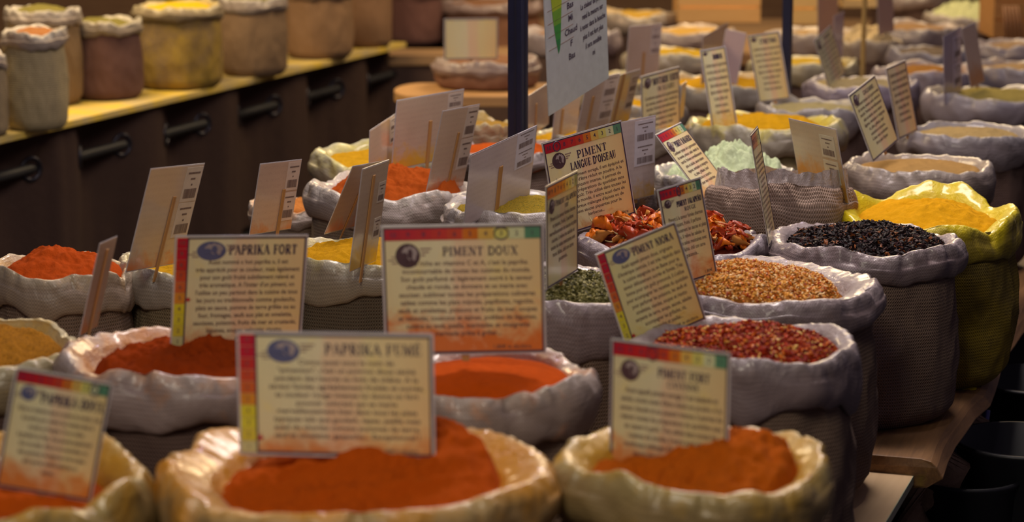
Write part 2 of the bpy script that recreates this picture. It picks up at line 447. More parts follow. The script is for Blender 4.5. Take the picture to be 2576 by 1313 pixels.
G = [plain('flake_black', (.012, .007, .009), .55), plain('flake_soot', (.018, .010, .012), .55), plain('flake_aubergine', (.045, .016, .016), .55), plain('flake_brown', (.20, .06, .015), .5)]
F('black', 'black_chilli_flakes', 'almost black dried chilli flakes in the sack at the bench corner', powder((.03, .014, .014), .8), dome=.032, rough=1.0, grain=(5200, .0058, G, .4))
S('yellow', 2338, 526, 458, 'sack with bright yellow turmeric-stained liner at the right', 13, liner=(.60, .50, .06), stain=(.68, .54, .004), samt=1.2, body=(.20, .145, .04), dust=(.36, .25, .015), damt=.25, roll=.07, rc=.77, sink=.016, res=1.3, wav=1.9, hang=.3, tilt=.02)
F('yellow', 'turmeric_powder', 'bright yellow-orange turmeric in the yellow-stained sack', powder((.74, .37, .008), .25), dome=.035, rough=1.3, tilt=(-.03, .03))
S('jute', 1966, 474, 384, 'sack with turned-down burlap hem between the yellow and wasabi sacks', 14, zr=.79, tilt=-.03, liner=(.58, .50, .48), stain=(.55, .45, .2), samt=.2, body=(.24, .175, .14), roll=.085, rc=.80, sink=.03, res=1.1, burl_roll=True)
F('jute', 'curry_powder', 'ochre curry powder deep inside the burlap-hemmed sack', powder(CURR, .3), dome=.0, dz=-.03)
S('brown', 2310, 410, 385, 'sack of light brown powder with thick grey rim below the two tilted cards', 15, liner=(.44, .38, .34), stain=(.42, .30, .16), samt=.35, body=BURD, roll=.085, rc=.82, sink=.012, res=1.0)
F('brown', 'brown_spice_powder', 'light brown powder in the sack behind the turmeric', powder(BRNS, .2), dome=.02, rough=.5)
S('beige', 2430, 328, 335, 'sack of pale beige powder at the right edge behind the light brown one', 16, liner=(.38, .35, .37), stain=(.42, .34, .2), samt=.25, body=BURD, roll=.075, rc=.82, res=.9)
F('beige', 'beige_spice_powder', 'pale beige powder in the sack at the right edge', powder(BEIG, .2), dome=.02, rough=.6)
# middle of the stall
S('chili', 1683, 592, 495, 'sack with crumpled glossy plastic holding whole dried red chillies', 17, liner=(.44, .38, .42), stain=(.36, .30, .3), samt=.1, body=BUR, roll=.075, rc=.80, sink=.02, res=1.3, wav=1.6, crink=1.5)
S('green', 1388, 712, 545, 'sack of dried green flakes beside the tilted NIORA card', 18, zb=PLY, liner=LILG, stain=(.42, .38, .34), samt=.1, body=BUR, roll=.09, rc=.80, sink=.012, res=1.2)
G = [plain('leaf_green', (.14, .13, .035), .5), plain('leaf_pale', (.30, .27, .10), .5), plain('leaf_dark', (.06, .055, .02), .5)]
F('green', 'green_chilli_flakes', 'dried olive green flakes between two tilted cards', powder(GREN, .8), dome=.03, rough=1.0, grain=(4500, .0042, G, .35))
S('wasabi', 1822, 428, 370, 'sack heaped with pale green wasabi clumps', 19, liner=(.46, .44, .42), stain=(.46, .52, .3), samt=.25, body=BURD, roll=.07, rc=.80, res=1.1)
F('wasabi', 'wasabi_powder', 'pale mint green clumpy wasabi powder', powder(WASB, .25), dome=.085, rough=1.4, clump=.026, nr=70, na=200, peak=(.15, .1), sharp=1)
S('ylin', 1922, 305, 400, 'sack of turmeric with grey rim and yellow-dusted folds behind the wasabi', 20, liner=(.50, .47, .36), stain=(.66, .56, .05), samt=.7, body=(.22, .17, .09), roll=.08, rc=.80, res=1.1, wav=1.5)
F('ylin', 'yellow_turmeric_mound', 'golden turmeric mound beside the narrow upright card', powder((.68, .37, .010), .3), dome=.035, rough=1.2, tilt=(-.05, 0))
S('small_yellow', 1422, 338, 268, 'small sack of yellow spice just right of the thick metal post', 21, liner=(.50, .47, .38), stain=(.55, .45, .12), samt=.45, body=BURD, roll=.06, rc=.78, res=.9, wav=1.6)
F('small_yellow', 'yellow_spice_powder', 'yellow spice just right of the thick metal post', powder(TURM, .3), dome=.02)
S('post_orange', 1268, 368, 300, 'sack of orange powder with glossy liner behind the base of the thick post', 22, liner=(.58, .52, .52), stain=(.55, .40, .3), samt=.15, body=(.24, .17, .14), roll=.045, rc=.84, res=1.0, crink=1.3)
F('post_orange', 'orange_pepper_powder', 'orange powder visible on both sides of the thick post', powder((.58, .10, .01), .3), dome=.02)
S('bagged', 1218, 306, 165, 'small sack with clear wrapping and ochre spice left of the thick post', 23, liner=(.50, .44, .28), stain=(.50, .34, .08), samt=.6, body=BURD, roll=.06, rc=.8, res=.8, wav=2, zr=.80)
F('bagged', 'ochre_spice', 'ochre spice left of the thick post', powder((.42, .25, .05), .3), dome=.01)
S('masala', 1300, 512, 390, 'sack of green-yellow masala behind the PIMENT DOUX card', 24, liner=(.50, .46, .44), stain=(.50, .42, .2), samt=.3, body=BUR, roll=.07, rc=.80, res=1.0)
F('masala', 'masala_mix', 'coarse green-yellow masala behind the PIMENT DOUX card', powder((.42, .28, .03), 1.2, (.20, .17, .03)), dome=.03, clump=.004)
S('cpap', 985, 462, 432, 'sack of clumpy orange-red paprika in the middle ringed by the backs of four cards', 25, liner=(.66, .60, .54), stain=(.66, .42, .2), samt=.3, body=(.26, .20, .15), roll=.075, rc=.80, res=1.2, wav=1.5)
F('cpap', 'clumpy_paprika_powder', 'clumpy orange-red paprika between the backs of the cards', powder((.50, .095, .012), .4), dome=.04, rough=1.6, clump=.012, tilt=(.08, .08), nr=50, na=150)
S('yback', 962, 386, 362, 'sack with pale yellow liner behind the clumpy paprika', 26, liner=(.62, .60, .42), stain=(.64, .58, .16), samt=.6, body=BURD, roll=.07, rc=.78, res=.9, wav=1.6)
F('yback', 'pale_curry_powder', 'yellow powder hidden behind the stained backs of the cards', powder(TURM, .3), dome=.02)
S('peach', 742, 505, 230, 'small low sack with orange-dusted liner left of the clumpy paprika', 27, zr=.68, liner=(.62, .54, .46), stain=(.70, .30, .08), samt=.6, body=(.28, .21, .16), roll=.05, rc=.7, res=.9, wav=1.6)
F('peach', 'peach_spice_powder', 'orange dust in the small low sack', powder((.60, .22, .05), .3), dome=.02)
S('lmid', 155, 668, 375, 'sack of orange paprika under the tall tilted card at the left', 28, liner=(.64, .54, .40), stain=(.66, .40, .12), samt=.45, body=(.22, .15, .11), roll=.075, rc=.82, res=1.2, wav=1.7)
F('lmid', 'orange_paprika_powder', 'orange paprika under the tall tilted card at the left', powder((.54, .08, .008), .3), dome=.04, rough=1.5, clump=.005)
S('ypouch', 507, 640, 425, 'sack with white and yellow liner behind the PAPRIKA FORT card', 29, liner=(.58, .55, .46), stain=(.60, .48, .05), samt=.5, body=(.20, .15, .09), roll=.07, rc=.78, sink=.03, res=1.1, wav=1.8)
F('ypouch', 'yellow_curry_powder', 'yellow powder behind the PAPRIKA FORT card', powder(TURM, .3), dome=.01)
S('curry', 905, 628, 405, 'sack of golden curry between PAPRIKA FORT and PIMENT DOUX cards', 30, liner=(.60, .56, .42), stain=(.60, .50, .12), samt=.45, body=(.13, .10, .07), roll=.075, rc=.80, res=1.1)
F('curry', 'golden_curry_powder', 'golden curry between PAPRIKA FORT and PIMENT DOUX cards', powder((.70, .36, .010), .5), dome=.03, rough=1.4, clump=.004)
# far part of the stall
FARS = [
 ('h1', 1655, 316, 188, 'small sack right behind the MOUTARDE VERTE card', (.48, .44, .36), TURM, .38),
 ('h2', 1600, 258, 250, 'sack of yellow spice showing left of the MOUTARDE VERTE card', (.46, .43, .36), TURM, .38),
 ('h3', 1560, 194, 250, 'sack with pale yellow folds right of the hanging sheet', (.60, .56, .38), (.55, .42, .12), .38),
 ('h4', 1562, 476, 180, 'small sack with dark glossy liner behind the bird chilli card', (.30, .26, .28), TURM, .38),
 ('m1', 1825, 197, 330, 'far sack with smooth grey rim behind the wasabi mustard card', (.52, .50, .42), TURM, .42),
 ('m2', 1705, 128, 270, 'far sack with creamy folds left of the thin post', (.60, .54, .40), (.60, .38, .03), .4),
 ('m4', 1735, 72, 235, 'far sack with pinkish rolled rim below the orange crate', (.60, .50, .46), (.60, .36, .08), .4),
 ('m5', 1595, 30, 235, 'tall far sack with cream rim right of the hanging sheet', (.64, .56, .46), (.55, .34, .06), .34),
 ('m6', 1440, 78, 250, 'far sack half hidden behind the hanging white sheet', (.56, .50, .52), (.30, .16, .08), .34),
 ('o1', 2045, 262, 290, 'far sack of greenish beige powder behind the two tilted cards', (.44, .42, .44), (.42, .36, .18), .4),
 ('p1', 2020, 152, 285, 'far sack of yellow powder right of the thin post', (.56, .52, .34), (.60, .40, .04), .4),
 ('p2', 2045, 80, 250, 'far dark sack with pinkish rim beside the thin post top', (.60, .52, .46), (.40, .26, .12), .36),
 ('n1', 2165, 203, 300, 'far sack with purple-grey rim in the middle right', (.40, .36, .48), (.44, .36, .2), .4),
 ('r1', 2325, 170, 265, 'far sack of orange-brown powder behind the leaning pink card', (.42, .37, .42), (.36, .17, .04), .38),
 ('q1', 2500, 228, 350, 'large far sack of olive-yellow spice at the right edge', (.44, .41, .46), (.40, .32, .09), .4),
 ('t1', 2565, 162, 280, 'far sack of pinkish beige powder in the upper right corner', (.42, .39, .44), (.40, .27, .14), .38),
 ('t2', 2560, 108, 250, 'far sack with purple-grey rim in front of the cinnamon crate', (.40, .36, .42), (.30, .20, .12), .38),
 ('v1', 2345, 122, 225, 'far sack with grey rim left of the lilac cards', (.40, .38, .44), (.16, .12, .09), .38),
 ('v2', 2310, 64, 235, 'far orange-brown sack with grey rim near the top right', (.44, .40, .42), (.30, .18, .09), .38),
 ('c1', 2185, 100, 170, 'far sack of cream-coloured lumps behind the thin wooden stake', (.56, .48, .38), (.60, .46, .26), .38),
 ('g1', 2430, 34, 215, 'far sack heaped with pale green clumps near the top right', (.50, .44, .40), (.56, .58, .32), .38),
 ('g2', 2290, -20, 200, 'farthest sack of dark red powder at the top edge', (.46, .40, .38), (.26, .06, .03), .38),
]
FN = {'m1': 'yellow_spice', 'g1': 'green_clumps', 'c1': 'dried_roots', 'r1': 'orange_brown_spice'}
FW = {'m2': 'ochre', 'm4': 'orange-brown', 'm6': 'brown', 'h3': 'dull yellow', 'o1': 'beige', 'p2': 'brown', 'n1': 'beige', 'r1': 'rust-brown', 'q1': 'olive', 't1': 'beige', 't2': 'brown', 'v1': 'dark', 'v2': 'brown', 'c1': 'cream', 'g1': 'green', 'g2': 'red'}
for i, (key, px, py, w, lab, lc, fc, zb) in enumerate(FARS):
    S(key, px, py, w, lab, 40+i, zb=zb, liner=lc, stain=fc, samt=.4, body=((.30, .16, .07) if key in ('v2', 'm4') else BURD), roll=.085 if key in ('m1', 'n1', 'q1') else .075, rc=.77, sink=.022, res=.55, wav=1.3, group=None)
    lump = key in ('c1', 'g1')
    F(key, FN.get(key, 'spice_powder'), FW.get(key, 'yellow') + (' lumps in the ' if lump else ' spice in the ') + lab,
      powder(fc, .3), dome=.05 if lump else .012, clump=.03 if lump else .006, rough=1.0, nr=26 if lump else 16, na=90 if lump else 60, dz=.01)

# ---------------------------------------------------------------- dried chillies, one by one
c, R, zr, rc, _, _ = SK['chili']
CH = [plain('chilli_red', (.36, .04, .008), .42, coat=.1), plain('chilli_orange', (.66, .16, .01), .42, coat=.1), plain('chilli_brown', (.42, .16, .03), .45)]
heapo, _h = F('chili', 'crushed_chilli', 'dark crushed chilli under the whole dried chillies', powder((.14, .02, .010), .8), dome=.03)
STEM = plain('chilli_stem', (.34, .26, .12), .7)
def chilli_mesh(seed, mat):
    rnd = random.Random(seed); b = MB(); L = rnd.uniform(.045, .075); n = 12; seg = 9
    bend = rnd.uniform(-2.2, 2.2); pts = []; rad = []
    for i in range(n):
        t = i/(n-1); a = bend*(t-.5)
        pts.append(Vector((L*(t-.5), .012*math.cos(a*2.0)*bend*.6, .004*math.sin(t*5+seed)))); rad.append(  .001+.0098*math.sin(PI*min(1, (t*.85+.1)))**.7*(1-.5*t))
    b.tube(pts, rad, seg)
    for i, v in enumerate(b.v):
        p = Vector(v); k = fn(p.x*110, p.y*110, p.z*110+seed)*.0055; q = (p-pts[min(n-1, i//seg)])
        b.v[i] = tuple(p+q.normalized()*k + Vector((0, 0, q.z*-.6+4*q.y*q.y*60)))
    s = MB(); s.tube([pts[0], pts[0]+Vector((-.006, .001, .001)), pts[0]+Vector((-.013, .003, .004))], [.0022, .0012, .001], 6)
    return b, s, mat
protos = []
for i in range(6):
    b, s, m = chilli_mesh(i*3+1, CH[(0, 1, 0, 2, 1, 0)[i]])
    o = b.build('dried_chilli', m, smooth=True); st = s.build('stem', STEM, o, smooth=True)
    protos.append((o, st))
rnd = random.Random(4); k = 0
spots = []
while len(spots) < 150:
    a = rnd.uniform(0, 2*PI); r = R*rc*.97*math.sqrt(rnd.random()); spots.append((r*math.cos(a), r*math.sin(a)))
for i, (x, y) in enumerate(spots):
    src, st = protos[i % 6]
    if i < 6: o = src
    else:
        o = src.copy(); COL.objects.link(o); s2 = st.copy(); COL.objects.link(s2); s2.parent = o
    lay = (i//50)*.008
    z = zr-.016-.004+.03*(1-(x*x+y*y)/(R*rc)**2)+.006+lay
    o.location = (c.x+x, c.y+y, z)
    o.rotation_euler = (rnd.uniform(-.7, .7), rnd.uniform(-.5, .5), rnd.uniform(0, 6.28))
    sc = rnd.uniform(.8, 1.25); o.scale = (sc, sc, sc)
    colr = ('dark red', 'orange', 'dark red', 'brown', 'orange', 'dark red')[i % 6]
    tag(o, 'wrinkled %s dried chilli in the pile in front of the LANGUE D\'OISEAU card' % colr, 'dried chilli', 'dried chillies heaped in the glossy sack')

# ---------------------------------------------------------------- lettering
def arc(cx, cy, rx, ry, a0, a1, n=10):
    return [(cx+rx*math.cos(math.radians(a0+(a1-a0)*i/n)), cy+ry*math.sin(math.radians(a0+(a1-a0)*i/n))) for i in range(n+1)]
TK, TN = .17, .06
def stem(x, y0=0, y1=1, s0=1, s1=1):
    r = [([(x, y0), (x, y1)], TK)]
    if s0: r.append(([(x-.17, y0+.025), (x+.17, y0+.025)], TN))
    if s1: r.append(([(x-.17, y1-.025), (x+.17, y1-.025)], TN))
    return r
def hb(x0, x1, y): return [([(x0, y), (x1, y)], TN)]
def vs(x, y0, y1): return [([(x, y0), (x, y1)], .07)]
GL = {
 'A': (.86, [([(.1, 0), (.42, 1)], .07), ([(.42, 1), (.76, 0)], TK)]+hb(.2, .64, .32)+hb(0, .24, .025)+hb(.6, .92, .025)),
 'B': (.78, stem(.2)+[(arc(.42, .76, .2, .22, 90, -90), .13), (arc(.42, .27, .26, .25, 90, -90), .14)]+hb(.2, .45, .97)+hb(.2, .45, .52)+hb(.2, .45, .03)),
 'C': (.76, [(arc(.42, .5, .34, .47, 50, 310, 18), .13)]+vs(.66, .66, .96)),
 'D': (.86, stem(.2)+[(arc(.38, .5, .38, .47, 90, -90, 16), .14)]+hb(.2, .4, .97)+hb(.2, .4, .03)),
 'E': (.74, stem(.2)+hb(.2, .66, .97)+hb(.2, .52, .51)+hb(.2, .68, .03)+vs(.65, .76, .97)+vs(.67, .03, .26)+vs(.52, .4, .62)),
 'F': (.70, stem(.2)+hb(.2, .64, .97)+hb(.2, .5, .51)+vs(.63, .74, .97)+vs(.5, .4, .62)),
 'G': (.84, [(arc(.42, .5, .34, .47, 50, 300, 18), .13)]+stem(.66, 0, .42, 0, 1)+vs(.66, .68, .96)),
 'H': (.9, stem(.2)+stem(.68)+hb(.2, .68, .51)), 'I': (.42, stem(.21)), 'J': (.56, [([(.34, 1), (.34, .2)], TK), (arc(.2, .2, .14, .17, 0, -160), .08)]+hb(.17, .52, .975)),
 'K': (.86, stem(.2)+[([(.7, .97), (.3, .45)], .07), ([(.36, .58), (.74, 0)], TK)]+hb(.56, .84, .975)+hb(.58, .9, .025)),
 'L': (.70, stem(.2)+hb(.2, .64, .03)+vs(.63, .03, .28)),
 'M': (1.02, [([(.16, 0), (.16, 1)], .07), ([(.18, 1), (.48, .1)], TK), ([(.48, .1), (.8, 1)], .06), ([(.82, 0), (.82, 1)], TK)]+hb(0, .3, .025)+hb(.66, .98, .025)+hb(.02, .26, .975)+hb(.76, .98, .975)),
 'N': (.88, [([(.16, 0), (.16, 1)], .07), ([(.18, 1), (.7, 0)], TK), ([(.7, 0), (.7, 1)], .07)]+hb(0, .3, .025)+hb(.02, .26, .975)+hb(.56, .86, .975)),
 'O': (.84, [(arc(.41, .5, .31, .46, 0, 360, 24), .14)]), 'P': (.74, stem(.2)+[(arc(.4, .72, .25, .25, 90, -90), .14)]+hb(.2, .42, .97)+hb(.2, .42, .47)),
 'Q': (.84, [(arc(.41, .5, .31, .46, 0, 360, 24), .14), ([(.4, .2), (.74, -.12)], .1)]),
 'R': (.84, stem(.2)+[(arc(.4, .74, .23, .23, 90, -90), .13), ([(.4, .5), (.7, 0)], TK)]+hb(.2, .42, .97)+hb(.2, .42, .51)+hb(.6, .86, .025)),
 'S': (.64, [(arc(.32, .73, .21, .23, 30, 250, 12)+arc(.32, .27, .23, .24, 80, -150, 12), .12)]),
 'T': (.76, stem(.38, 0, 1, 1, 0)+hb(.06, .7, .97)+vs(.08, .74, .97)+vs(.68, .74, .97)),
 'U': (.86, [([(.2, 1), (.2, .3)], TK), (arc(.42, .3, .22, .27, 180, 360), .08), ([(.66, .3), (.66, 1)], .07)]+hb(.04, .38, .975)+hb(.52, .8, .975)),
 'V': (.84, [([(.14, 1), (.42, 0)], TK), ([(.42, 0), (.7, 1)], .07)]+hb(0, .3, .975)+hb(.58, .84, .975)),
 'W': (1.16, [([(.12, 1), (.34, 0)], TK), ([(.34, 0), (.56, .9)], .07), ([(.56, .9), (.78, 0)], TK), ([(.78, 0), (1.0, 1)], .07)]+hb(0, .28, .975)+hb(.9, 1.12, .975)),
 'X': (.84, [([(.14, 1), (.68, 0)], TK), ([(.7, 1), (.12, 0)], .07)]+hb(0, .3, .975)+hb(.56, .84, .975)+hb(0, .26, .025)+hb(.56, .84, .025)),
 'Y': (.82, [([(.12, 1), (.4, .5)], TK), ([(.7, 1), (.4, .5)], .07)]+stem(.41, 0, .5, 1, 0)+hb(0, .28, .975)+hb(.56, .84, .975)),
 "'": (.3, [([(.16, 1), (.12, .72)], .12)]), '(': (.36, [(arc(.42, .5, .26, .6, 130, 230), .09)]), ')': (.36, [(arc(-.06, .5, .26, .6, -50, 50), .09)]),
 ' ': (.4, []),
}
GL['É'] = (GL['E'][0], GL['E'][1]+[([(.3, 1.1), (.48, 1.25)], .09)])
GL['Ñ'] = (GL['N'][0], GL['N'][1]+[([(.24, 1.13), (.38, 1.2), (.5, 1.12), (.64, 1.19)], .08)])
def serif(mb, text, x0, x1, y, h, z, maxw=1.25, bold=1.0):
    """capitals centred between x0 and x1, baseline y, height h, in card coordinates"""
    tot = sum(GL[ch][0]+.06 for ch in text)*h; k = min((x1-x0)/tot, maxw); x = (x0+x1)/2-tot*k/2
    for ch in text:
        w, st = GL[ch]
        for pts, th in st:
            th = th*bold
            for (ax, ay), (bx, by) in zip(pts, pts[1:]):
                A = Vector((x+ax*h*k, y+ay*h)); B = Vector((x+bx*h*k, y+by*h)); d = B-A
                if d.length < 1e-6: continue
                n = Vector((-d.y, d.x)).normalized()*(th*h/2); e = d.normalized()*(th*h*.12)
                mb.quad((*(A-n-e), z), (*(B-n+e), z), (*(B+n+e), z), (*(A+n-e), z))
        x += (w+.06)*h*k
def text_mesh(name, body, size, mat, parent, x, y, z, align='CENTER', width=None, space=1.0, bold=.0):
    cu = bpy.data.curves.new('t', 'FONT'); cu.body = body; cu.size = size; cu.align_x = align
    cu.space_line = space; cu.resolution_u = 2; cu.offset = bold*size; cu.align_y = 'TOP'
    o = bpy.data.objects.new('t', cu); COL.objects.link(o)
    bpy.context.view_layer.update()
    dg = bpy.context.evaluated_depsgraph_get()
    me = bpy.data.meshes.new_from_object(o.evaluated_get(dg)); bpy.data.objects.remove(o)
    if width and len(me.vertices):
        xs = [v.co.x for v in me.vertices]; k = width/(max(xs)-min(xs)); sk = min(k, 1.6)
        for v in me.vertices: v.co.x *= sk
    me.materials.clear(); me.materials.append(mat); me.name = name
    t = bpy.data.objects.new(name, me); COL.objects.link(t); t.parent = parent; t.location = (x, y, z)
    return t

INK = plain('ink', (.055, .035, .075), .5); INKR = plain('ink_brown', (.13, .075, .07), .5); INKL = plain('ink_faded', (.30, .20, .17), .6)
LAM = plain('laminate', (.50, .47, .50), .12, coat=.8)
STICK = wood('stick_wood', (.36, .17, .05), (.50, .27, .09), .7, along='Y')
LABEL = plain('price_label_paper', (.62, .60, .68), .45)
HC = [(.45, .008, .022), (.50, .012, .022), (.52, .018, .020), (.54, .028, .018), (.56, .055, .018), (.62, .17, .015), (.72, .46, .10), (.66, .62, .16), (.62, .66, .38), (.10, .26, .15)]
HM = [plain('heat_%s' % n, c, .3, coat=.5) for n, c in zip(('crimson', 'red', 'scarlet', 'vermilion', 'brick', 'orange', 'amber', 'yellow', 'pale_green', 'green'), HC)]
HCS = [(.50, .01, .03), (.50, .012, .03), (.54, .03, .02), (.58, .07, .02), (.60, .12, .02), (.66, .26, .02), (.68, .60, .03), (.66, .60, .04), (.66, .56, .05), (.56, .54, .26)]
HMS = [plain('side_heat_%s' % n, c, .3, coat=.5) for n, c in zip(('crimson', 'red', 'scarlet', 'vermilion', 'orange', 'amber', 'lemon', 'yellow', 'gold', 'cream'), HCS)]
def cardmat(front, stain, samt, tone=(1, 1, 1), Wd=.2, Hd=.2):
    key = ('c', front, stain, samt, tone, round(Wd, 2), round(Hd, 2))
    if key in _cache: return _cache[key]
    m, nt, b = newmat('printed_card' if front else 'card_back')
    ob = nt.nodes.new('ShaderNodeTexCoord').outputs['Object']
    sx = nt.nodes.new('ShaderNodeSeparateXYZ'); nt.links.new(ob, sx.inputs[0])
    u = mth(nt, 'MULTIPLY_ADD', sx.outputs[0], 1/Wd, .5, clamp=True); v = mth(nt, 'MULTIPLY', sx.outputs[1], 1/Hd, clamp=True)
    g_ = 1.22 if front else 1.08
    T = lambda c: tuple(min(.9, a*t*g_) for a, t in zip(c, tone))
    if front:
        c = ramp(nt, mth(nt, 'ADD', u, mth(nt, 'MULTIPLY_ADD', noi(nt, ob, 14, 3), .16, -.08)), [(.0, T((.60, .52, .28))), (.30, T((.62, .58, .36))), (.42, T((.66, .58, .38))), (.46, T((.68, .46, .30))), (.60, T((.68, .47, .28))), (.66, T((.66, .54, .26))), (.85, T((.66, .48, .22))), (1, T((.64, .42, .18)))])
        c = mixc(nt, mth(nt, 'MULTIPLY', v, .25, clamp=True), c, T((.58, .62, .40)))
        mp = nt.nodes.new('ShaderNodeMapping'); mp.inputs['Scale'].default_value = (160, 12, 1); nt.links.new(ob, mp.inputs[0])
        c = mixc(nt, mth(nt, 'MULTIPLY', noi(nt, mp.outputs[0], 1, 2), .3), c, T((.50, .38, .22)))
        c = mixc(nt, mth(nt, 'MULTIPLY_ADD', noi(nt, ob, 24, 3, .6, .5), 2.2, -1.25, clamp=True), c, T((.70, .56, .14)))
    else:
        c = mixc(nt, noi(nt, ob, 16, 3), T((.48, .38, .32)), T((.56, .46, .42)))
        w = mth(nt, 'SINE', mth(nt, 'MULTIPLY', sx.outputs[1], 2*PI/.0135))
        g = mth(nt, 'MULTIPLY', mth(nt, 'MULTIPLY_ADD', w, .5, .5), mth(nt, 'MULTIPLY_ADD', noi(nt, ob, 220, 2), 2.5, -.9, clamp=True))
        c = mixc(nt, mth(nt, 'MULTIPLY', g, .35), c, T((.34, .25, .24)))
    if samt > 0:
        sd = mth(nt, 'SUBTRACT', mth(nt, 'MULTIPLY_ADD', noi(nt, ob, 26, 5, .65, .4), 1.5, samt*.8-.55), mth(nt, 'MULTIPLY', v, 1.9), clamp=True)
        c = mixc(nt, mth(nt, 'MINIMUM', mth(nt, 'MULTIPLY', sd, 1.9), .92), c, stain)
    nt.links.new(c, b.inputs['Base Color']); b.inputs['Roughness'].default_value = .38
    b.inputs['Coat Weight'].default_value = .6; b.inputs['Coat Roughness'].default_value = .12
    bump(nt, b, noi(nt, ob, 9, 2), .25, .006)
    _cache[key] = m; return m

def frame_from(TL, TR, b, D, Wd=None, lean=.193, sgn=None, Wmax=.27):
    """real rectangle (corners, size) whose top edge and slant match the picture; D: depth of the bottom edge"""
    D = D*K; s = FPX/D; ax, ay = (TR[0]-TL[0])/s, -(TR[1]-TL[1])/s; bx, by = b[0]/s, -b[1]/s
    dot = ax*bx+ay*by; la = math.hypot(ax, ay); lb = math.hypot(bx, by)
    if Wd:
        za = (sgn or 1)*math.sqrt(max(0, Wd*Wd-la*la)); zb = -dot/za if abs(za) > .02 else lean*lb
    else:
        zb = lean*lb; za = -dot/zb
        lim = math.sqrt(max(1e-4, Wmax*Wmax-la*la))
        if abs(za) > lim: za = math.copysign(lim, za); zb = -dot/za
    zb = max(-.6*lb, min(.75*lb, zb))
    # camera frame -> world
    ex, ey, ez = Vector((1, 0, 0)), Vector((0, SP, CP)), Vector((0, CP, -SP))
    DT = D - zb - za*0
    D1 = D - zb - za/2
    P1 = atD(TL[0], TL[1], D1)
    P2 = atD(TR[0], TR[1], D1+za)
    A = P2-P1
    if abs(za) > .04:      # exact right angle in perspective
        O = Vector((0, 0, CAMZ)); r3 = ray(TL[0]+b[0], TL[1]+b[1])
        D3 = (P1-O).dot(A)/r3.dot(A); zb = max(D3-D1, -.7*lb); zb = min(zb, .85*lb)
    P3 = atD(TL[0]+b[0], TL[1]+b[1], D1+zb); B = P3-P1
    return P1, A, B
CARDS = []
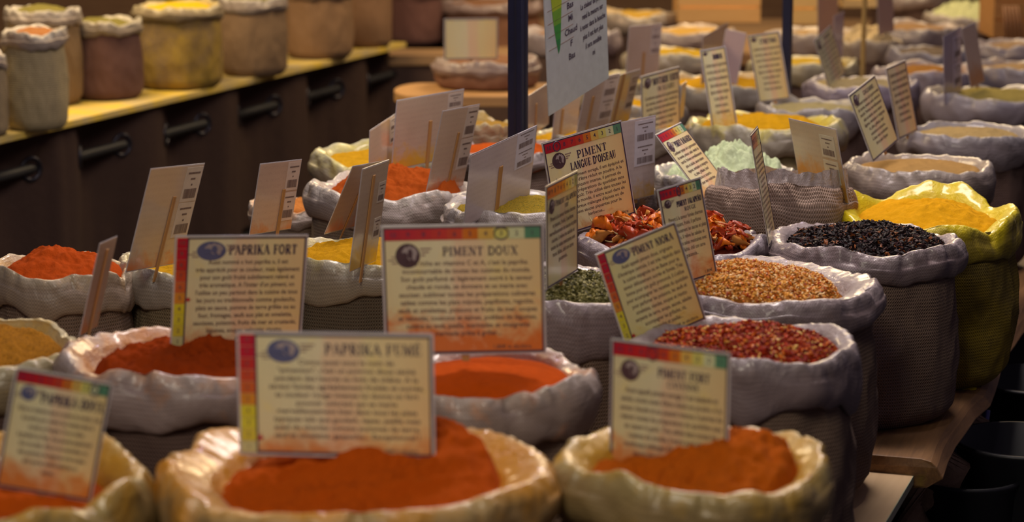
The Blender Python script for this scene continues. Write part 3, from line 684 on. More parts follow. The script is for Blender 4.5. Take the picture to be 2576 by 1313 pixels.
def card(label, TL, TR, b, D, back=False, title=None, sub=None, body=None, scale=None, stain=(.55, .16, .02), samt=0, tone=(1, 1, 1), tfrac=(.34, .97), th=None, ring=None,
         labels=(), stick=None, emblem=True, price=None, blines=None, tmax=1.25, Wd=None, sgn=None, lean=.193, name='spice_card', extra=None, Wmax=.27, bsz=None):
    P1, A, B = frame_from(TL, TR, b, D, Wd, lean, sgn, Wmax)
    w, h = A.length, B.length
    X = A.normalized(); Zn = X.cross(-B).normalized(); Y = Zn.cross(X)
    if Zn.dot(Vector((0, 0, CAMZ))-P1) < 0: Zn = -Zn
    org = P1 + A/2 - Y*h
    o = bpy.data.objects.new(name, None); COL.objects.link(o); o.empty_display_size = .03
    M = Matrix((X, Y, X.cross(Y))).transposed().to_4x4(); M.translation = org; o.matrix_world = M
    tag(o, label, 'spice card' if not back else 'spice card')
    f = MB(); g = .0016
    m_ = .012*max(w, h)
    f.box((0, h/2, -g/2), (w/2, h/2, g/2-.0002)); f.build('laminated_sheet', LAM, o, bevel=.0004)
    p = MB(); p.box((0, h/2, 0), (w/2-m_, h/2-m_, .0003)); p.build('paper_front', cardmat(not back, stain, samt, tone, w, h), o)
    z = .0007
    if back:
        for (lx, ly, lw, lh) in labels:
            x0 = (lx-.5)*w; y1 = h*(1-ly); W2, H2 = lw*w, lh*h
            q = MB(); q.box((x0+W2/2, y1-H2/2, z), (W2/2, H2/2, .0003)); lo = q.build('price_label', plain('price_label_paper', tuple(min(.75, a*t) for a, t in zip((.62, .56, .56), tone)), .45), o)
            q = MB(); rnd = random.Random(int(lx*97+ly*31))
            for half in (0, 1) if H2 > .4*h else (0,):
                yy = y1-H2*(.5 if H2 > .4*h else 1)*half; hh = H2*(.5 if H2 > .4*h else 1)
                xx = x0+W2*.12
                while xx < x0+W2*.88:
                    ww = rnd.uniform(.008, .03)*W2
                    q.quad((xx, yy-hh*.9, z+.0005), (xx+ww, yy-hh*.9, z+.0005), (xx+ww, yy-hh*.62, z+.0005), (xx, yy-hh*.62, z+.0005)); xx += ww+rnd.uniform(.008, .02)*W2
                for j, (a0, a1) in enumerate(((.15, .85), (.36, .64), (.46, .54))):
                    xx = x0+a0*W2
                    while xx < x0+a1*W2:
                        ww = rnd.uniform(.02, .05)*W2; t = yy-hh*(.14+.17*j)
                        q.quad((xx, t-hh*.055, z+.0005), (xx+ww, t-hh*.055, z+.0005), (xx+ww, t, z+.0005), (xx, t, z+.0005)); xx += ww+.012*W2
            q.build('barcode', INKR, lo)
        if stick:
            sx0, sy0, sw = stick; q = MB(); x = (sx0-.5)*w; dx = (stick[3] if False else 0)
            q.box((x, h*(1-sy0)/2-.015, z+.001), (sw/2, h*(1-sy0)/2+.015, .0011)); q.build('wooden_stick', STICK, o, bevel=.0006)
    else:
        e = MB(); t = .0016+.004*w; i = m_+.0006; ext = scale != 'side'
        x0, x1, y0, y1 = -w/2+i, w/2-i, i, h-i
        top0 = y1
        if scale == 'side':
            sw = .075*max(w, .16)*1.05; x0s = x0; x0 = x0+sw
        for bx in (((x0+x1)/2, y1-t/2, (x1-x0)/2, t/2), ((x0+x1)/2, y0+t/2, (x1-x0)/2, t/2), (x0+t/2, (y0+y1)/2, t/2, (y1-y0)/2), (x1-t/2, (y0+y1)/2, t/2, (y1-y0)/2)):
            e.box((bx[0], bx[1], z), (bx[2], bx[3], .0004))
        e.build('border', INK, o)
        nums = '10 9 8 7 6 5 4 3 2 1'.split()
        if scale == 'top':
            sh = (.088 if not isinstance(th, tuple) else th[1])*h; q = MB(); cw = (x1-x0-2*t)/10
            for k in range(10):
                q.box((x0+t+cw*(k+.5), y1-t-sh/2, z), (cw/2, sh/2, .0004), mi=k)
            so = q.build('heat_scale', HM, o)
            for k in range(10):
                pass
            text_row = MB()
            for k, nn in enumerate(nums):
                text_mesh('numeral', nn, sh*.62, INK, so, x0+t+cw*(k+.5), y1-t-sh*.2, z+.0006, bold=.012)
            if ring is not None:
                q = MB(); cx_, cy_ = x0+t+cw*(9-ring+1-.5+.0), y1-t-sh/2; pts = [(cx_+cw*.46*math.cos(2*PI*a/24), cy_+sh*.52*math.sin(2*PI*a/24), z+.001) for a in range(25)]
                q.tube(pts, .0011, 5); q.build('ring_mark', INK, so)
            ytop = y1-t-sh
        elif scale == 'side':
            q = MB(); ch = (y1-y0)/10
            for k in range(10):
                q.box((x0s+sw/2, y1-ch*(k+.5), z), (sw/2, ch/2-.0005, .0004), mi=k)
            so = q.build('heat_scale', HMS, o)
            for k, nn in enumerate(nums):
                text_mesh('numeral', nn, ch*.55, INKR, so, x0s+sw/2, y1-ch*(k+.2), z+.0006, bold=.01)
            q = MB()
            sx_, sy_, sr_ = x0+t*2.2, y1-ch*(9-.3 if ring is None else ring), t*2.0
            q.poly([(sx_+sr_*(1 if a % 2 == 0 else .45)*math.cos(PI*a/5), sy_+sr_*(1 if a % 2 == 0 else .45)*math.sin(PI*a/5), z+.0009) for a in range(10)])
            q.build('red_star', HMS[0], o)
            ytop = y1-t
        else: ytop = y1-t
        iw = x1-x0
        if emblem:
            er = emblem if isinstance(emblem, float) else .085*min(iw, h*1.1); ex_, ey_ = x0+.045*iw+er*1.35, ytop-er*1.25
            q = MB()
            q.poly([(ex_+er*1.0*math.cos(2*PI*a/28), ey_+er*math.sin(2*PI*a/28), z) for a in range(28)], 0)
            q.poly([(ex_+er*.16+er*.62*math.cos(2*PI*a/20), ey_+er*.24+er*.52*math.sin(2*PI*a/20)*(1+.2*math.sin(a*3)), z+.0004) for a in range(20)], 1)
            q.poly([(ex_-er*.28+er*.30*math.cos(2*PI*a/12), ey_-er*.02+er*.30*math.sin(2*PI*a/12), z+.0006) for a in range(12)], 0)
            q.poly([(ex_+er*.2+er*.2*math.cos(2*PI*a/12), ey_+er*.15+er*.42*math.sin(2*PI*a/12), z+.0007) for a in range(12)], 0)
            q.poly([(ex_+er*.52+er*.14*math.cos(2*PI*a/12), ey_-er*.1+er*.3*math.sin(2*PI*a/12), z+.0008) for a in range(12)], 1)
            for dy, l0, l1 in ((.55, 1.0, 1.9), (.28, 1.08, 1.7), (.02, 1.06, 1.4)):
                q.box((ex_+er*(l0+l1)/2, ey_+er*dy, z), (er*(l1-l0)/2, er*.06, .0002), mi=2)
            for dy, l0, l1 in ((-.1, -1.3, -1.02), (-.36, -1.6, -1.0), (-.62, -1.3, -.85)):
                q.box((ex_+er*(l0+l1)/2, ey_+er*dy, z), (abs(er*(l1-l0)/2), er*.05, .0002), mi=2)
            if scale == 'side':
                q.v = [(ex_+er*.5+(p[0]-ex_)*1.45, p[1], p[2]) for p in q.v]
            q.build('emblem', [EMBB if scale == 'side' or ring == 1 else EMB, EML, INKL], o)
        y = ytop-.055*h
        if title:
            q = MB(); hh = (th[0] if isinstance(th, tuple) else (th or .075))*h
            lines = title if isinstance(title, (list, tuple)) else [title]
            for ln in lines:
                y -= hh; serif(q, ln, x0+iw*tfrac[0], x0+iw*tfrac[1], y, hh, z, maxw=tmax, bold=1.12); y -= hh*.35
            if sub:
                y -= hh*.72; serif(q, sub, x0+iw*tfrac[0], x0+iw*tfrac[1], y, hh*.72, z, maxw=tmax*.9, bold=1.1); y -= hh*.3
            q.build('title_lettering', INK, o)
        if body:
            yb = (blines or .08)*h; lines = body.split('\n'); avail = (y-yb)
            pitch = avail/len(lines); sz = bsz*h if bsz else pitch*.86
            tm = text_mesh('body_lettering', body, sz, INKR, o, x0+iw*.52, y-pitch*.1, z, width=iw*.88, space=pitch/sz*1.0, bold=.014)
            # line pitch comes from the font's own leading: fit exactly
            ys = [v.co.y for v in tm.data.vertices]; k = (avail*.97)/(max(ys)-min(ys)) if ys else 1
            for v in tm.data.vertices: v.co.y *= k
        if price:
            text_mesh('price_lettering', price, .042*h, INKR, o, x1-iw*.08, h*.05+.03*h, z, align='RIGHT', bold=.01)
        # stake that carries the card
    if not (back and stick):
        q = MB(); q.box((0, h*.2, -g-.0012), (.006, h*.25, .001)); q.build('wooden_stick', STICK, o)
    return o
EMBB = plain('emblem_blue', (.10, .11, .22), .5); EMB = plain('emblem_dark', (.075, .04, .05), .5); EML = plain('emblem_light', (.36, .30, .30), .5)

B_FORT = "Aussi nommé « hot paprika », il est\ntrès apprécié pour sa couleur, mais également\npour son goût fruité subtilement relevé et\ntrès aromatique. A l'instar d'un piment, on\nl'utilise un peu partout dans la cuisine de tous\nles jours ou traditionnelle comme goulaschs,\nplats en sauce, pomme de terre grillée ou au\nfour, fromages, œufs aux plat et omelette,\nsaucisses, poissons, fruits de mer et crustacés,\nlégumes, soupes, veloutés, risotto,\npaninis..."
B_DOUX = "Très riche en vitamine C et A, c'est le paprika\nincontournable de toutes les cuisines du monde.\nSon goût parfumé et légèrement sucré à la saveur\nchaude et ronde, se donnera et se marie avec\nsauciser, sublimer toutes les préparations culinaires\nsalées comme les plats mijotés, papillotes, ragoûts,\nœufs et omelettes, poissons et fruits de mer, soupes\net veloutés, couscous et tajines, poêlées de légumes,\ncuisine au wok, paella, marinades et vinaigrette\nmarinade prête à griller..."
B_FUME = "Connu aussi sous le nom de\n\"pimenton\", c'est un poivron doux séché\npendant des heures au bois de chêne. A la\nsaveur fumée, agréablement fruitée et sucrée,\nsa couleur rouge intense lui donne un fort\npouvoir colorant qui se marie\nmerveilleusement bien dans tous les plats\ntypiques tels que goulash, tapas, paëlla mais\naussi du chorizo comme pommes de terre,\nœuf et omelette, gaspacho... Exceptionnel !"
B_OIS = "Aussi appelé piment enragé, il est épépiné et\nséché avant d'être réduit en poudre. A la\nsaveur au piquant intense, il permet de\nrelever les préparations du quotidien sans\ndonner de goût. Très utilisé dans toutes les\ncuisines du monde, il entre aussi dans de\nde nombreux mélanges d'épices ou de\nfameuses sauces piquantes pour le\nbarbecue..."
B_NIO = "Aussi appelé piment doux, originaire\nd'Amérique centrale, il est très répandu dans\nla cuisine espagnole ou en Basse pour sa\nsaveur délicatement sucrée et fumée. Très\nbonne pour son goût prononcé, il s'utilise\npour accompagner les recettes du quotidien\npour parfumer les poissons, les œufs et\nomelettes, viandes, soupes et risotto\nserpents de terre, soupe, sauces, salades\naccompagner les grillades, riz,\nmarinades et paellas..."
B_CAY = "Aussi appelé piment enragé, il est épépiné et\nséché, moulu avant d'être réduit en poudre. A la\nsaveur chaude et au piquant intense, il permet de\nrelever toutes les préparations du quotidien sans\nen casser le goût. Très utilisé dans toutes les\ncuisines du monde, il entre aussi dans de\nnombreux mélanges d'épices ou de fameuses\nsauces piquantes pour le barbecue..."
B_JAL = "Piment à la saveur fumée charnue\net piquant, fruité, il parfume\nmerveilleusement les sauces et plats\ncuisinés, il relève les salades et\ntoutes les salsas mexicaines avec\ntacos, fajitas, chili con carne\nguacamole..."
B_PDX = "Riche en vitamine dans la cuisine du monde, c'est\nla poudre pour relever les recettes dans le\nmonde en Hongrie. On en relève\nle goulasch au Pays, vous pouvez assaisonner\ntous vos plats, rôtis et vos marinades, ou\nbien parsemer les légumes et les soupes\nainsi que les viandes blanches ou\nsauces..."
B_GEN = "Condiment typique de la gastronomie\ndu monde, poisson, sushi, viande du\nmarché. Parfume merveilleusement\nplats et salades, sauces maison\nlégumes, marinades et vinaigrette\nriz, pâtes, grillades, bœuf\nentrecôte et carpaccio...\nÀ doser avec modération"

ORS = (.62, .17, .02); YLS = (.62, .36, .02)
card('small tilted PAPRIKA DOUX card at the lower left corner', (40, 922), (285, 965), (-62, 300), 2.66, title='PAPRIKA DOUX', body=B_PDX, scale='top', ring=1, th=(.085, .085), tfrac=(.30, .97), stain=ORS, samt=.5, blines=.16, tmax=1.0)
card('large PAPRIKA FUMÉ card standing in the smoked paprika', (594, 832), (1090, 839), (8, 312), 2.80, title='PAPRIKA FUMÉ', body=B_FUME, scale='side', th=.085, tfrac=(.40, .95), stain=ORS, samt=.30, blines=.13, price='1,80€ le décilitre', tmax=1.5, Wmax=.32)
card('PAPRIKA FORT card with heat scale down its left side', (441, 593), (776, 590), (-14, 285), 3.32, title='PAPRIKA FORT', body=B_FORT, scale='side', ring=5.6, th=.085, tfrac=(.35, .93), stain=ORS, samt=.15, blines=.05, tmax=1.3)
card('PIMENT DOUX card with rainbow heat scale along its top', (957, 568), (1368, 560), (8, 328), 3.18, title='PIMENT DOUX', body=B_DOUX, scale='top', ring=2, th=(.068, .085), tfrac=(.37, .85), stain=(.66, .14, .01), samt=.62, blines=.13, price='1,80€ le décilitre', tmax=1.4, Wmax=.30)
card('strongly tilted PIMENT NIORA card leaning over the red flakes', (1497, 640), (1698, 556), (82, 250), 3.50, title='PIMENT NIORA', body=B_NIO, scale='side', th=.072, tfrac=(.36, .93), stain=YLS, samt=.12, tone=(.95, .98, .8), blines=.09, price='1,80€ le décilitre', tmax=1.0)
card('PIMENT FORT CAYENNE card standing in the small front sack', (1537, 850), (1838, 888), (-6, 350), 2.84, title='PIMENT FORT', sub='CAYENNE', body=B_CAY, scale='top', ring=6, th=(.062, .088), tfrac=(.40, .85), stain=ORS, samt=.6, tone=(.86, .9, .92), blines=.17, tmax=1.0)
card('PIMENT JALAPEÑO ROUGE card right of the bird chilli card', (1652, 478), (1762, 445), (45, 245), 3.78, title=['PIMENT JALAPEÑO'], sub='ROUGE', body=B_JAL, scale='top', ring=5, th=(.055, .09), tfrac=(.36, .96), stain=ORS, samt=.4, blines=.24, price='1,80€', tmax=.9, Wmax=.21)
card('sharp PIMENT LANGUE D\'OISEAU card in the dried chillies', (1362, 360), (1563, 302), (40, 240), 4.28, title=['PIMENT', "LANGUE D'OISEAU"], body=B_OIS, scale='top', ring=8, th=(.078, .095), tfrac=(.29, .88), stain=ORS, samt=.05, blines=.13, price='1,80€ le décilitre', tmax=1.0, tone=(1.08, 1.08, 1.0))
card('blurred green jalapeno card left of the bird chilli card', (1373, 468), (1453, 428), (2, 262), 3.70, title=['PIMENT JALAPEÑO'], sub='VERT', body=B_JAL, scale='top', th=(.05, .11), tfrac=(.3, .97), tmax=.9, blines=.2, tone=(.9, .95, .85), Wmax=.22)
card('PIMENT HABANERO card leaning far to the right over the wasabi', (1648, 338), (1713, 306), (128, 172), 4.62, title='PIMENT HABANERO', body=B_GEN, scale='top', th=(.075, .10), tfrac=(.32, .95), stain=(.66, .26, .02), samt=.35, blines=.2, tmax=1.0, Wd=.17, sgn=1, tone=(1.1, 1.1, 1.1))
card('MOUTARDE VERTE WASABI card at the upper middle', (1612, 192), (1709, 166), (3, 168), 5.58, title=['MOUTARDE VERTE'], sub='(WASABI)', body=B_GEN, th=.1, tfrac=(.30, .98), tmax=1.2, blines=.02, Wmax=.24)
card('narrow upright card standing in the golden turmeric mound', (1760, 127), (1825, 115), (35, 205), 5.62, title='MADRAS', body=B_GEN, th=.06, tfrac=(.45, .85), tmax=1.0, blines=.2, stain=YLS, samt=.4, Wmax=.19)
card('card left of the thin post leaning right above the turmeric', (1880, 90), (1960, 78), (36, 168), 6.1, title='CURCUMA', body=B_GEN, th=.07, tfrac=(.34, .9), tmax=1.0, blines=.16, tone=(.92, .9, .86), Wmax=.22)
card('pale card with slanted top right of the thin post', (2048, 102), (2090, 62), (38, 125), 6.5, title='CARDAMOME', body=B_GEN, th=.06, tfrac=(.34, .95), tmax=.9, blines=.1, tone=(.8, .82, .8), Wmax=.22)
card('card with slanted top standing in the light brown powder', (2134, 240), (2200, 188), (62, 168), 5.0, title='GINGEMBRE', body=B_GEN+'\nthé et pain d\'épices', th=.055, tfrac=(.34, .95), tmax=.9, blines=.14, tone=(.92, .92, .86), Wmax=.22)
card('pinkish card behind the one in the light brown powder', (2228, 172), (2278, 150), (32, 180), 5.5, emblem=False, body=B_GEN, blines=.2, tone=(.9, .76, .74), Wmax=.2)
card('thin card seen almost edge-on left of the black flakes', (1887, 338), (1906, 316), (48, 284), 4.22, body=B_GEN+'\n'+B_GEN, emblem=False, scale='top', th=(.05, .12), blines=.08, Wd=.17, sgn=1, Wmax=.2)
# backs of cards
LB2 = ((.66, .04, .32, .36), (.66, .42, .32, .36))
card('tall tilted back of a card left of PAPRIKA FORT', (380, 424), (516, 410), (-64, 262), 3.88, back=True, labels=((.68, .03, .30, .34), (.68, .38, .30, .34)), stick=(.56, .30, .010), stain=ORS, samt=.18, tone=(.95, .9, .72))
card('back of a card above the PAPRIKA FORT card', (655, 412), (760, 400), (-28, 180), 4.02, back=True, labels=((.68, .03, .30, .40), (.68, .46, .30, .40)), stick=(.66, .4, .009), tone=(.98, .86, .76), samt=.1, stain=ORS)
card('leaning card back beside the curry with brownish surface', (888, 418), (978, 402), (-72, 172), 4.2, back=True, stick=(.5, .3, .008), tone=(.8, .72, .66), samt=.2, stain=ORS)
card('translucent card strip standing in the golden curry', (912, 425), (980, 401), (-34, 262), 3.92, back=True, labels=((.7, .2, .25, .2), (.7, .55, .25, .2)), stick=(.45, .1, .012), tone=(.8, .76, .62), samt=.45, stain=YLS)
card('narrow card back at the left between two paprika sacks', (252, 612), (296, 593), (-52, 235), 3.42, back=True, stick=(.5, .1, .012), tone=(.72, .6, .46), samt=.2, stain=ORS, Wmax=.13)
card('wide card back tallest of the middle group', (998, 252), (1168, 223), (-14, 178), 4.9, back=True, labels=((.76, .04, .22, .42),), stick=(.52, .38, .012), tone=(.92, .84, .74), samt=.5, stain=YLS)
card('yellow-stained card back at the left of the middle group', (930, 328), (1006, 278), (-2, 125), 4.8, back=True, labels=((.66, .06, .32, .5),), tone=(.92, .88, .72), samt=.5, stain=YLS)
card('card back standing in the clumpy paprika, right of its group', (1114, 279), (1208, 261), (-44, 215), 4.72, back=True, labels=((.68, .02, .30, .36), (.68, .40, .30, .36)), stick=(.55, .3, .010), tone=(.96, .88, .8), samt=.25, stain=ORS)
card('large whitish card back with wooden stick right of the paprika', (1184, 390), (1352, 314), (-18, 182), 4.45, back=True, labels=((.70, .0, .28, .52),), stick=(.48, .36, .014), tone=(1.02, 1.1, 1.32))
card('white card back with two barcode labels behind the bird chilli card', (1558, 308), (1650, 289), (-3, 205), 4.6, back=True, labels=((.42, .03, .56, .56),), tone=(1.1, 1.15, 1.3), samt=.35, stain=YLS)
card('brownish card back right of the thick post', (1330, 240), (1385, 205), (-4, 110), 5.35, back=True, stick=(.35, .3, .012), tone=(.7, .6, .5))
card('card back directly below the hanging sheet', (1398, 262), (1462, 240), (-10, 90), 5.4, back=True, stick=(.3, .2, .014), tone=(.85, .8, .75))
card('card back with white barcode strip right of the hanging sheet', (1478, 200), (1562, 183), (-32, 155), 5.42, back=True, labels=((.55, .0, .42, .75),), stick=(.28, .3, .014), tone=(.86, .8, .76))
card('narrow card back left of the MOUTARDE VERTE card', (1560, 188), (1612, 173), (-32, 140), 5.45, back=True, labels=((.6, .1, .36, .6),), stick=(.2, .0, .014), tone=(.8, .72, .6), samt=.5, stain=YLS)
card('beige card back above the MOUTARDE VERTE card', (1583, 66), (1666, 58), (-10, 138), 6.45, back=True, labels=((.68, .05, .3, .5),), stick=(.5, .5, .01), tone=(.82, .74, .7))
card('yellow-stained card back facing the camera behind the burlap hem', (1983, 297), (2103, 325), (32, 182), 4.55, back=True, labels=((.62, .12, .30, .30), (.62, .46, .30, .30)), stain=(.60, .30, .02), samt=1.05, tone=(.95, 1.05, .78))
card('brown card back with glare left of the thin post', (1768, 92), (1832, 56), (-4, 122), 6.55, back=True, tone=(.62, .46, .34))
card('lilac card back left of the thin post', (1826, 72), (1878, 84), (-18, 135), 6.5, back=True, tone=(.78, .72, .86))
card('lilac card back with labels at the upper right', (2373, 92), (2418, 66), (2, 172), 6.25, back=True, labels=((.55, .1, .4, .35), (.55, .5, .4, .35)), tone=(.74, .7, .95))
card('brown-stained card back behind the lilac one', (2418, 72), (2454, 56), (24, 150), 6.3, back=True, tone=(.72, .62, .55), stain=(.36, .16, .05), samt=.7)
card('small lilac card back right of the slanted pale card', (2098, 40), (2124, 28), (-4, 118), 7.0, back=True, tone=(.72, .68, .9))
card('tall pinkish sheet at the top edge right of the thin post', (2056, -30), (2108, -44), (2, 128), 7.75, back=True, tone=(.78, .6, .52))
card('tall pink sheet at the top edge above the cream lumps', (2206, -30), (2246, -40), (4, 120), 7.6, back=True, tone=(.76, .58, .5))
card('bare cream card standing in the far left sack behind the post', (1117, 47), (1253, 45), (0, 104), 6.97, emblem=False, tone=(1.0, 1.0, 1.0), Wd=.195, sgn=1)
card('tiny strip of card right of the MOUTARDE VERTE card', (1716, 212), (1728, 204), (-10, 90), 5.66, back=True, tone=(1, .9, .6), Wd=.03)

# ---------------------------------------------------------------- hanging white sheet
P1, A, B = frame_from((1361, -150), (1517, -232), (19, 442), 4.75, lean=.193, Wmax=.27)
w, h = A.length, B.length; X = A.normalized(); Y = (X.cross(-B).normalized()).cross(X)
sh = bpy.data.objects.new('hanging_price_sheet', None); COL.objects.link(sh)
M = Matrix((X, Y, X.cross(Y))).transposed().to_4x4(); M.translation = P1+A/2-Y*h; sh.matrix_world = M
tag(sh, 'white hanging sheet with a green wedge beside the thick post', 'sign')
m = MB(); m.box((0, h/2, 0), (w/2, h/2, .0015)); m.build('plastic_sheet', plain('white_sheet', (.50, .53, .56), .4), sh, bevel=.0005)
def PY(y): return h - h*y
m = MB(); n = 24; y0s, y1s = 0.0, .68   # wedge
for i in range(n):
    ta, tb = i/n, (i+1)/n
    def e(t): return (-w/2+w*(.09+.10*t**3), -w/2+w*(.09+.10*t**3+.27*(1-t)**.62))
    (a0, a1), (b0, b1) = e(ta), e(tb)
    ya, yb = PY(y0s+(y1s-y0s)*ta), PY(y0s+(y1s-y0s)*tb)
    m.quad((a0, ya, .002), (b0, yb, .002), (b1, yb, .002), (a1, ya, .002), mi=min(7, i*8//n))
m.build('green_wedge', [plain('wedge_shade', c, .5) for c in ((.60, .50, .03), (.56, .52, .03), (.50, .52, .03), (.44, .50, .03), (.36, .46, .03), (.16, .36, .04), (.05, .28, .05), (.03, .22, .07))], sh)
m = MB(); rnd = random.Random(3)
for k in range(7):
    y = PY(.185+.0743*k); m.box((-w/2+w*.24, y, .0018), (w*.20, .0006, .0002))
m.build('rule_lines', INKL, sh)
rows = ['Bas', 'Mi', 'Chaud', 'F', 'Bas']
for k, t in enumerate(rows):
    text_mesh('row_lettering', t, .022, INK, sh, -w/2+w*.40, PY(.415+.0735*k), .002, bold=.02)
tm = text_mesh('side_lettering', "La chaleur du piment\nrend la mesure sur\nà noter dans la bouche\nplus il est fort plus\nil sera sensible\nmi", .0165, INK, sh, w*.26, PY(.47), .002, align='CENTER', width=w*.42, space=1.32, bold=.02)
ys = [v.co.y for v in tm.data.vertices]; k = .33*h/(max(ys)-min(ys))
for v in tm.data.vertices: v.co.y *= k
m = MB(); m.tube([(-w/2+.01, h-.01, 0), (-w/2+.01, h+.9, 0)], .001, 6); m.tube([(w/2-.01, h-.01, 0), (w/2-.01, h+.9, 0)], .001, 6); m.build('hanging_cord', INKL, sh)

# ---------------------------------------------------------------- posts
NAVY = plain('navy_metal', (.018, .020, .050), .4, metal=.3); NAVD = plain('navy_metal_shade', (.010, .010, .022), .45)
D = 4.98*K; P = atD(1303, 300, D); wd = 54*D/FPX
po = empty('metal_post', (P.x, P.y, BENCH), rz=math.radians(-24), label='thick dark navy metal post standing among the sacks', cat='post')
m = MB(); hw = wd*.37
m.box((0, 0, 1.1), (hw, hw, 1.1)); m.build('profile', NAVY, po, bevel=.002)
m = MB(); m.box((hw*.1, -hw-.0005, 1.1), (.0022, .001, 1.1)); m.box((hw+.0005, 0, 1.1), (.001, .0022, 1.1)); m.build('groove', NAVD, po)
m = MB(); m.box((0, 0, .003), (hw*1.6, hw*1.6, .003)); m.build('foot_plate', NAVY, po)
D = 6.2*K; P = atD(1979, 150, D)
po = empty('metal_post', (P.x, P.y, BENCH), rz=math.radians(-24), label='thin dark navy metal post behind the CURCUMA card', cat='post')
m = MB(); m.box((0, 0, 1.1), (.0135, .0135, 1.1)); m.build('profile', NAVY, po, bevel=.001)
m = MB(); m.box((0, 0, .003), (.03, .03, .003)); m.build('foot_plate', NAVY, po)
P = atD(2172, 120, 6.9*K)
m = MB(); m.tube([(0, 0, 0), (0, 0, .34)], .009, 8); o = m.build('wooden_stake', plain('stake_wood', (.34, .22, .07), .7)); o.location = (P.x, P.y, .70)
tag(o, 'thin olive-brown wooden stake in front of the cream lumps', 'stake')

# ---------------------------------------------------------------- benches and boards
u = Vector((.315, .949, 0)); v = Vector((.949, -.315, 0))
YD = (.55, .42, .02)
slab_m = wood('bench_wood', (.11, .05, .018), (.26, .13, .045), .6, dust=YD, damt=-2.05)
corner = at(2342, 1157, BENCH)
def slab(name, label, c0, length, width, zt, thick, mat, cat, wob=.012, seed=0, skewl=0):
    """plank whose near right top corner is c0, running along u, width to the left"""
    m = MB(); n = 60
    rot = math.atan2(-u.x, u.y)
    for i in range(n+1):
        y = length*i/n
        wr = wob*fn(y*2.2, seed, 1)+wob*.5*fn(y*7, seed, 2)
        bl = .35 if i == 0 else 0
        row = [(-width, -thick), (-width, 0), (wr-.02, 0), (wr+.0, -.004), (wr+.012, -.014), (wr+.014+wob*.6, -thick*.6), (wr-.006, -thick*.94), (wr-.03, -thick)]
        for (x, z) in row:
            yy = y
            if i == 0: yy += .012*fn(x*3, seed, 5)+(.008 if z > -.003 or z < -thick*.97 else 0)
            m.v.append((x, yy, z+(.003*fn(x*5, y*5, seed) if z == 0 else 0)))
    k = 8
    for i in range(n):
        for j in range(k):
            j2 = (j+1) % k; m.f.append((i*k+j, i*k+j2, (i+1)*k+j2, (i+1)*k+j)); m.mi.append(0)
    m.f.append(tuple(range(k))[::-1]); m.mi.append(0); m.f.append(tuple(n*k+j for j in range(k))); m.mi.append(0)
    r = empty(name, (c0[0], c0[1], 0), rz=rot, label=label, cat=cat)
    o = m.build('top_slab', mat, r, smooth=False, bevel=.003); o.location = (0, 0, zt)
    return r
bench = slab('wooden_bench', 'thick live-edge wooden bench carrying the stall, dusted yellow at its corner', (corner.x, corner.y), 7.4, 1.75, BENCH, .062, slab_m, 'bench', wob=.02, seed=4)
for k, (bx, by) in enumerate(((-.10, .42), (-1.6, .3), (-.15, 3.6), (-1.6, 3.6), (-.2, 7), (-1.6, 7))):
    m = MB(); m.tube([(bx, by, 0), (bx+.01, by, .1), (bx-.01, by+.02, .22), (bx, by, BENCH-.066)], [.065, .05, .062, .06], 14)
    m.build('leg', wood('leg_wood', (.22, .13, .07), (.34, .22, .13), .7), bench, smooth=True)
for (gx, gy, gz) in ((2412, 1165, .24), (2462, 1052, .24)):
    g = at(gx, gy, gz); m = MB(); lr = .055
    m.tube([(0, 0, 0), (.01, 0, .08), (-.015, .01, .16), (.005, 0, .24), (-.01, 0, BENCH-.07)], [.07, .045, .062, .07, .05], 16)
    o = m.build('gnarled_log', wood('log_wood', (.20, .12, .07), (.34, .22, .13), .7), smooth=True); o.location = (g.x-.05, g.y, 0)
    tag(o, 'gnarled brown log propping the bench edge, ' + ('nearest the bench corner' if gz and gx < 2440 else 'second from the bench corner'), 'log')
pc = at(2303, 1186, PLY)
plym = wood('plywood_face', (.50, .34, .18), (.58, .41, .23), .6, sc=.6); plye = plain('plywood_edge', (.34, .36, .24), .7)
r = empty('plywood_board', (pc.x, pc.y, 0), rz=math.atan2(-u.x, u.y), label='pale plywood board under the front row of sacks', cat='board')
m = MB(); m.box((-.95, -.95, PLY-.009), (.95, .95, .009)); o = m.build('sheet', plym, r)
m = MB(); m.box((.0005, -.95, PLY-.009), (.001, .95, .0088)); m.build('sawn_edge', plye, r)
for bx in (-.35, -1.6):
    for by in (-.15, -1.7):
        m = MB(); m.box((bx, by, (PLY-.018)/2), (.03, .03, (PLY-.018)/2)); m.build('leg', plain('trestle', (.10, .06, .04), .7), r)

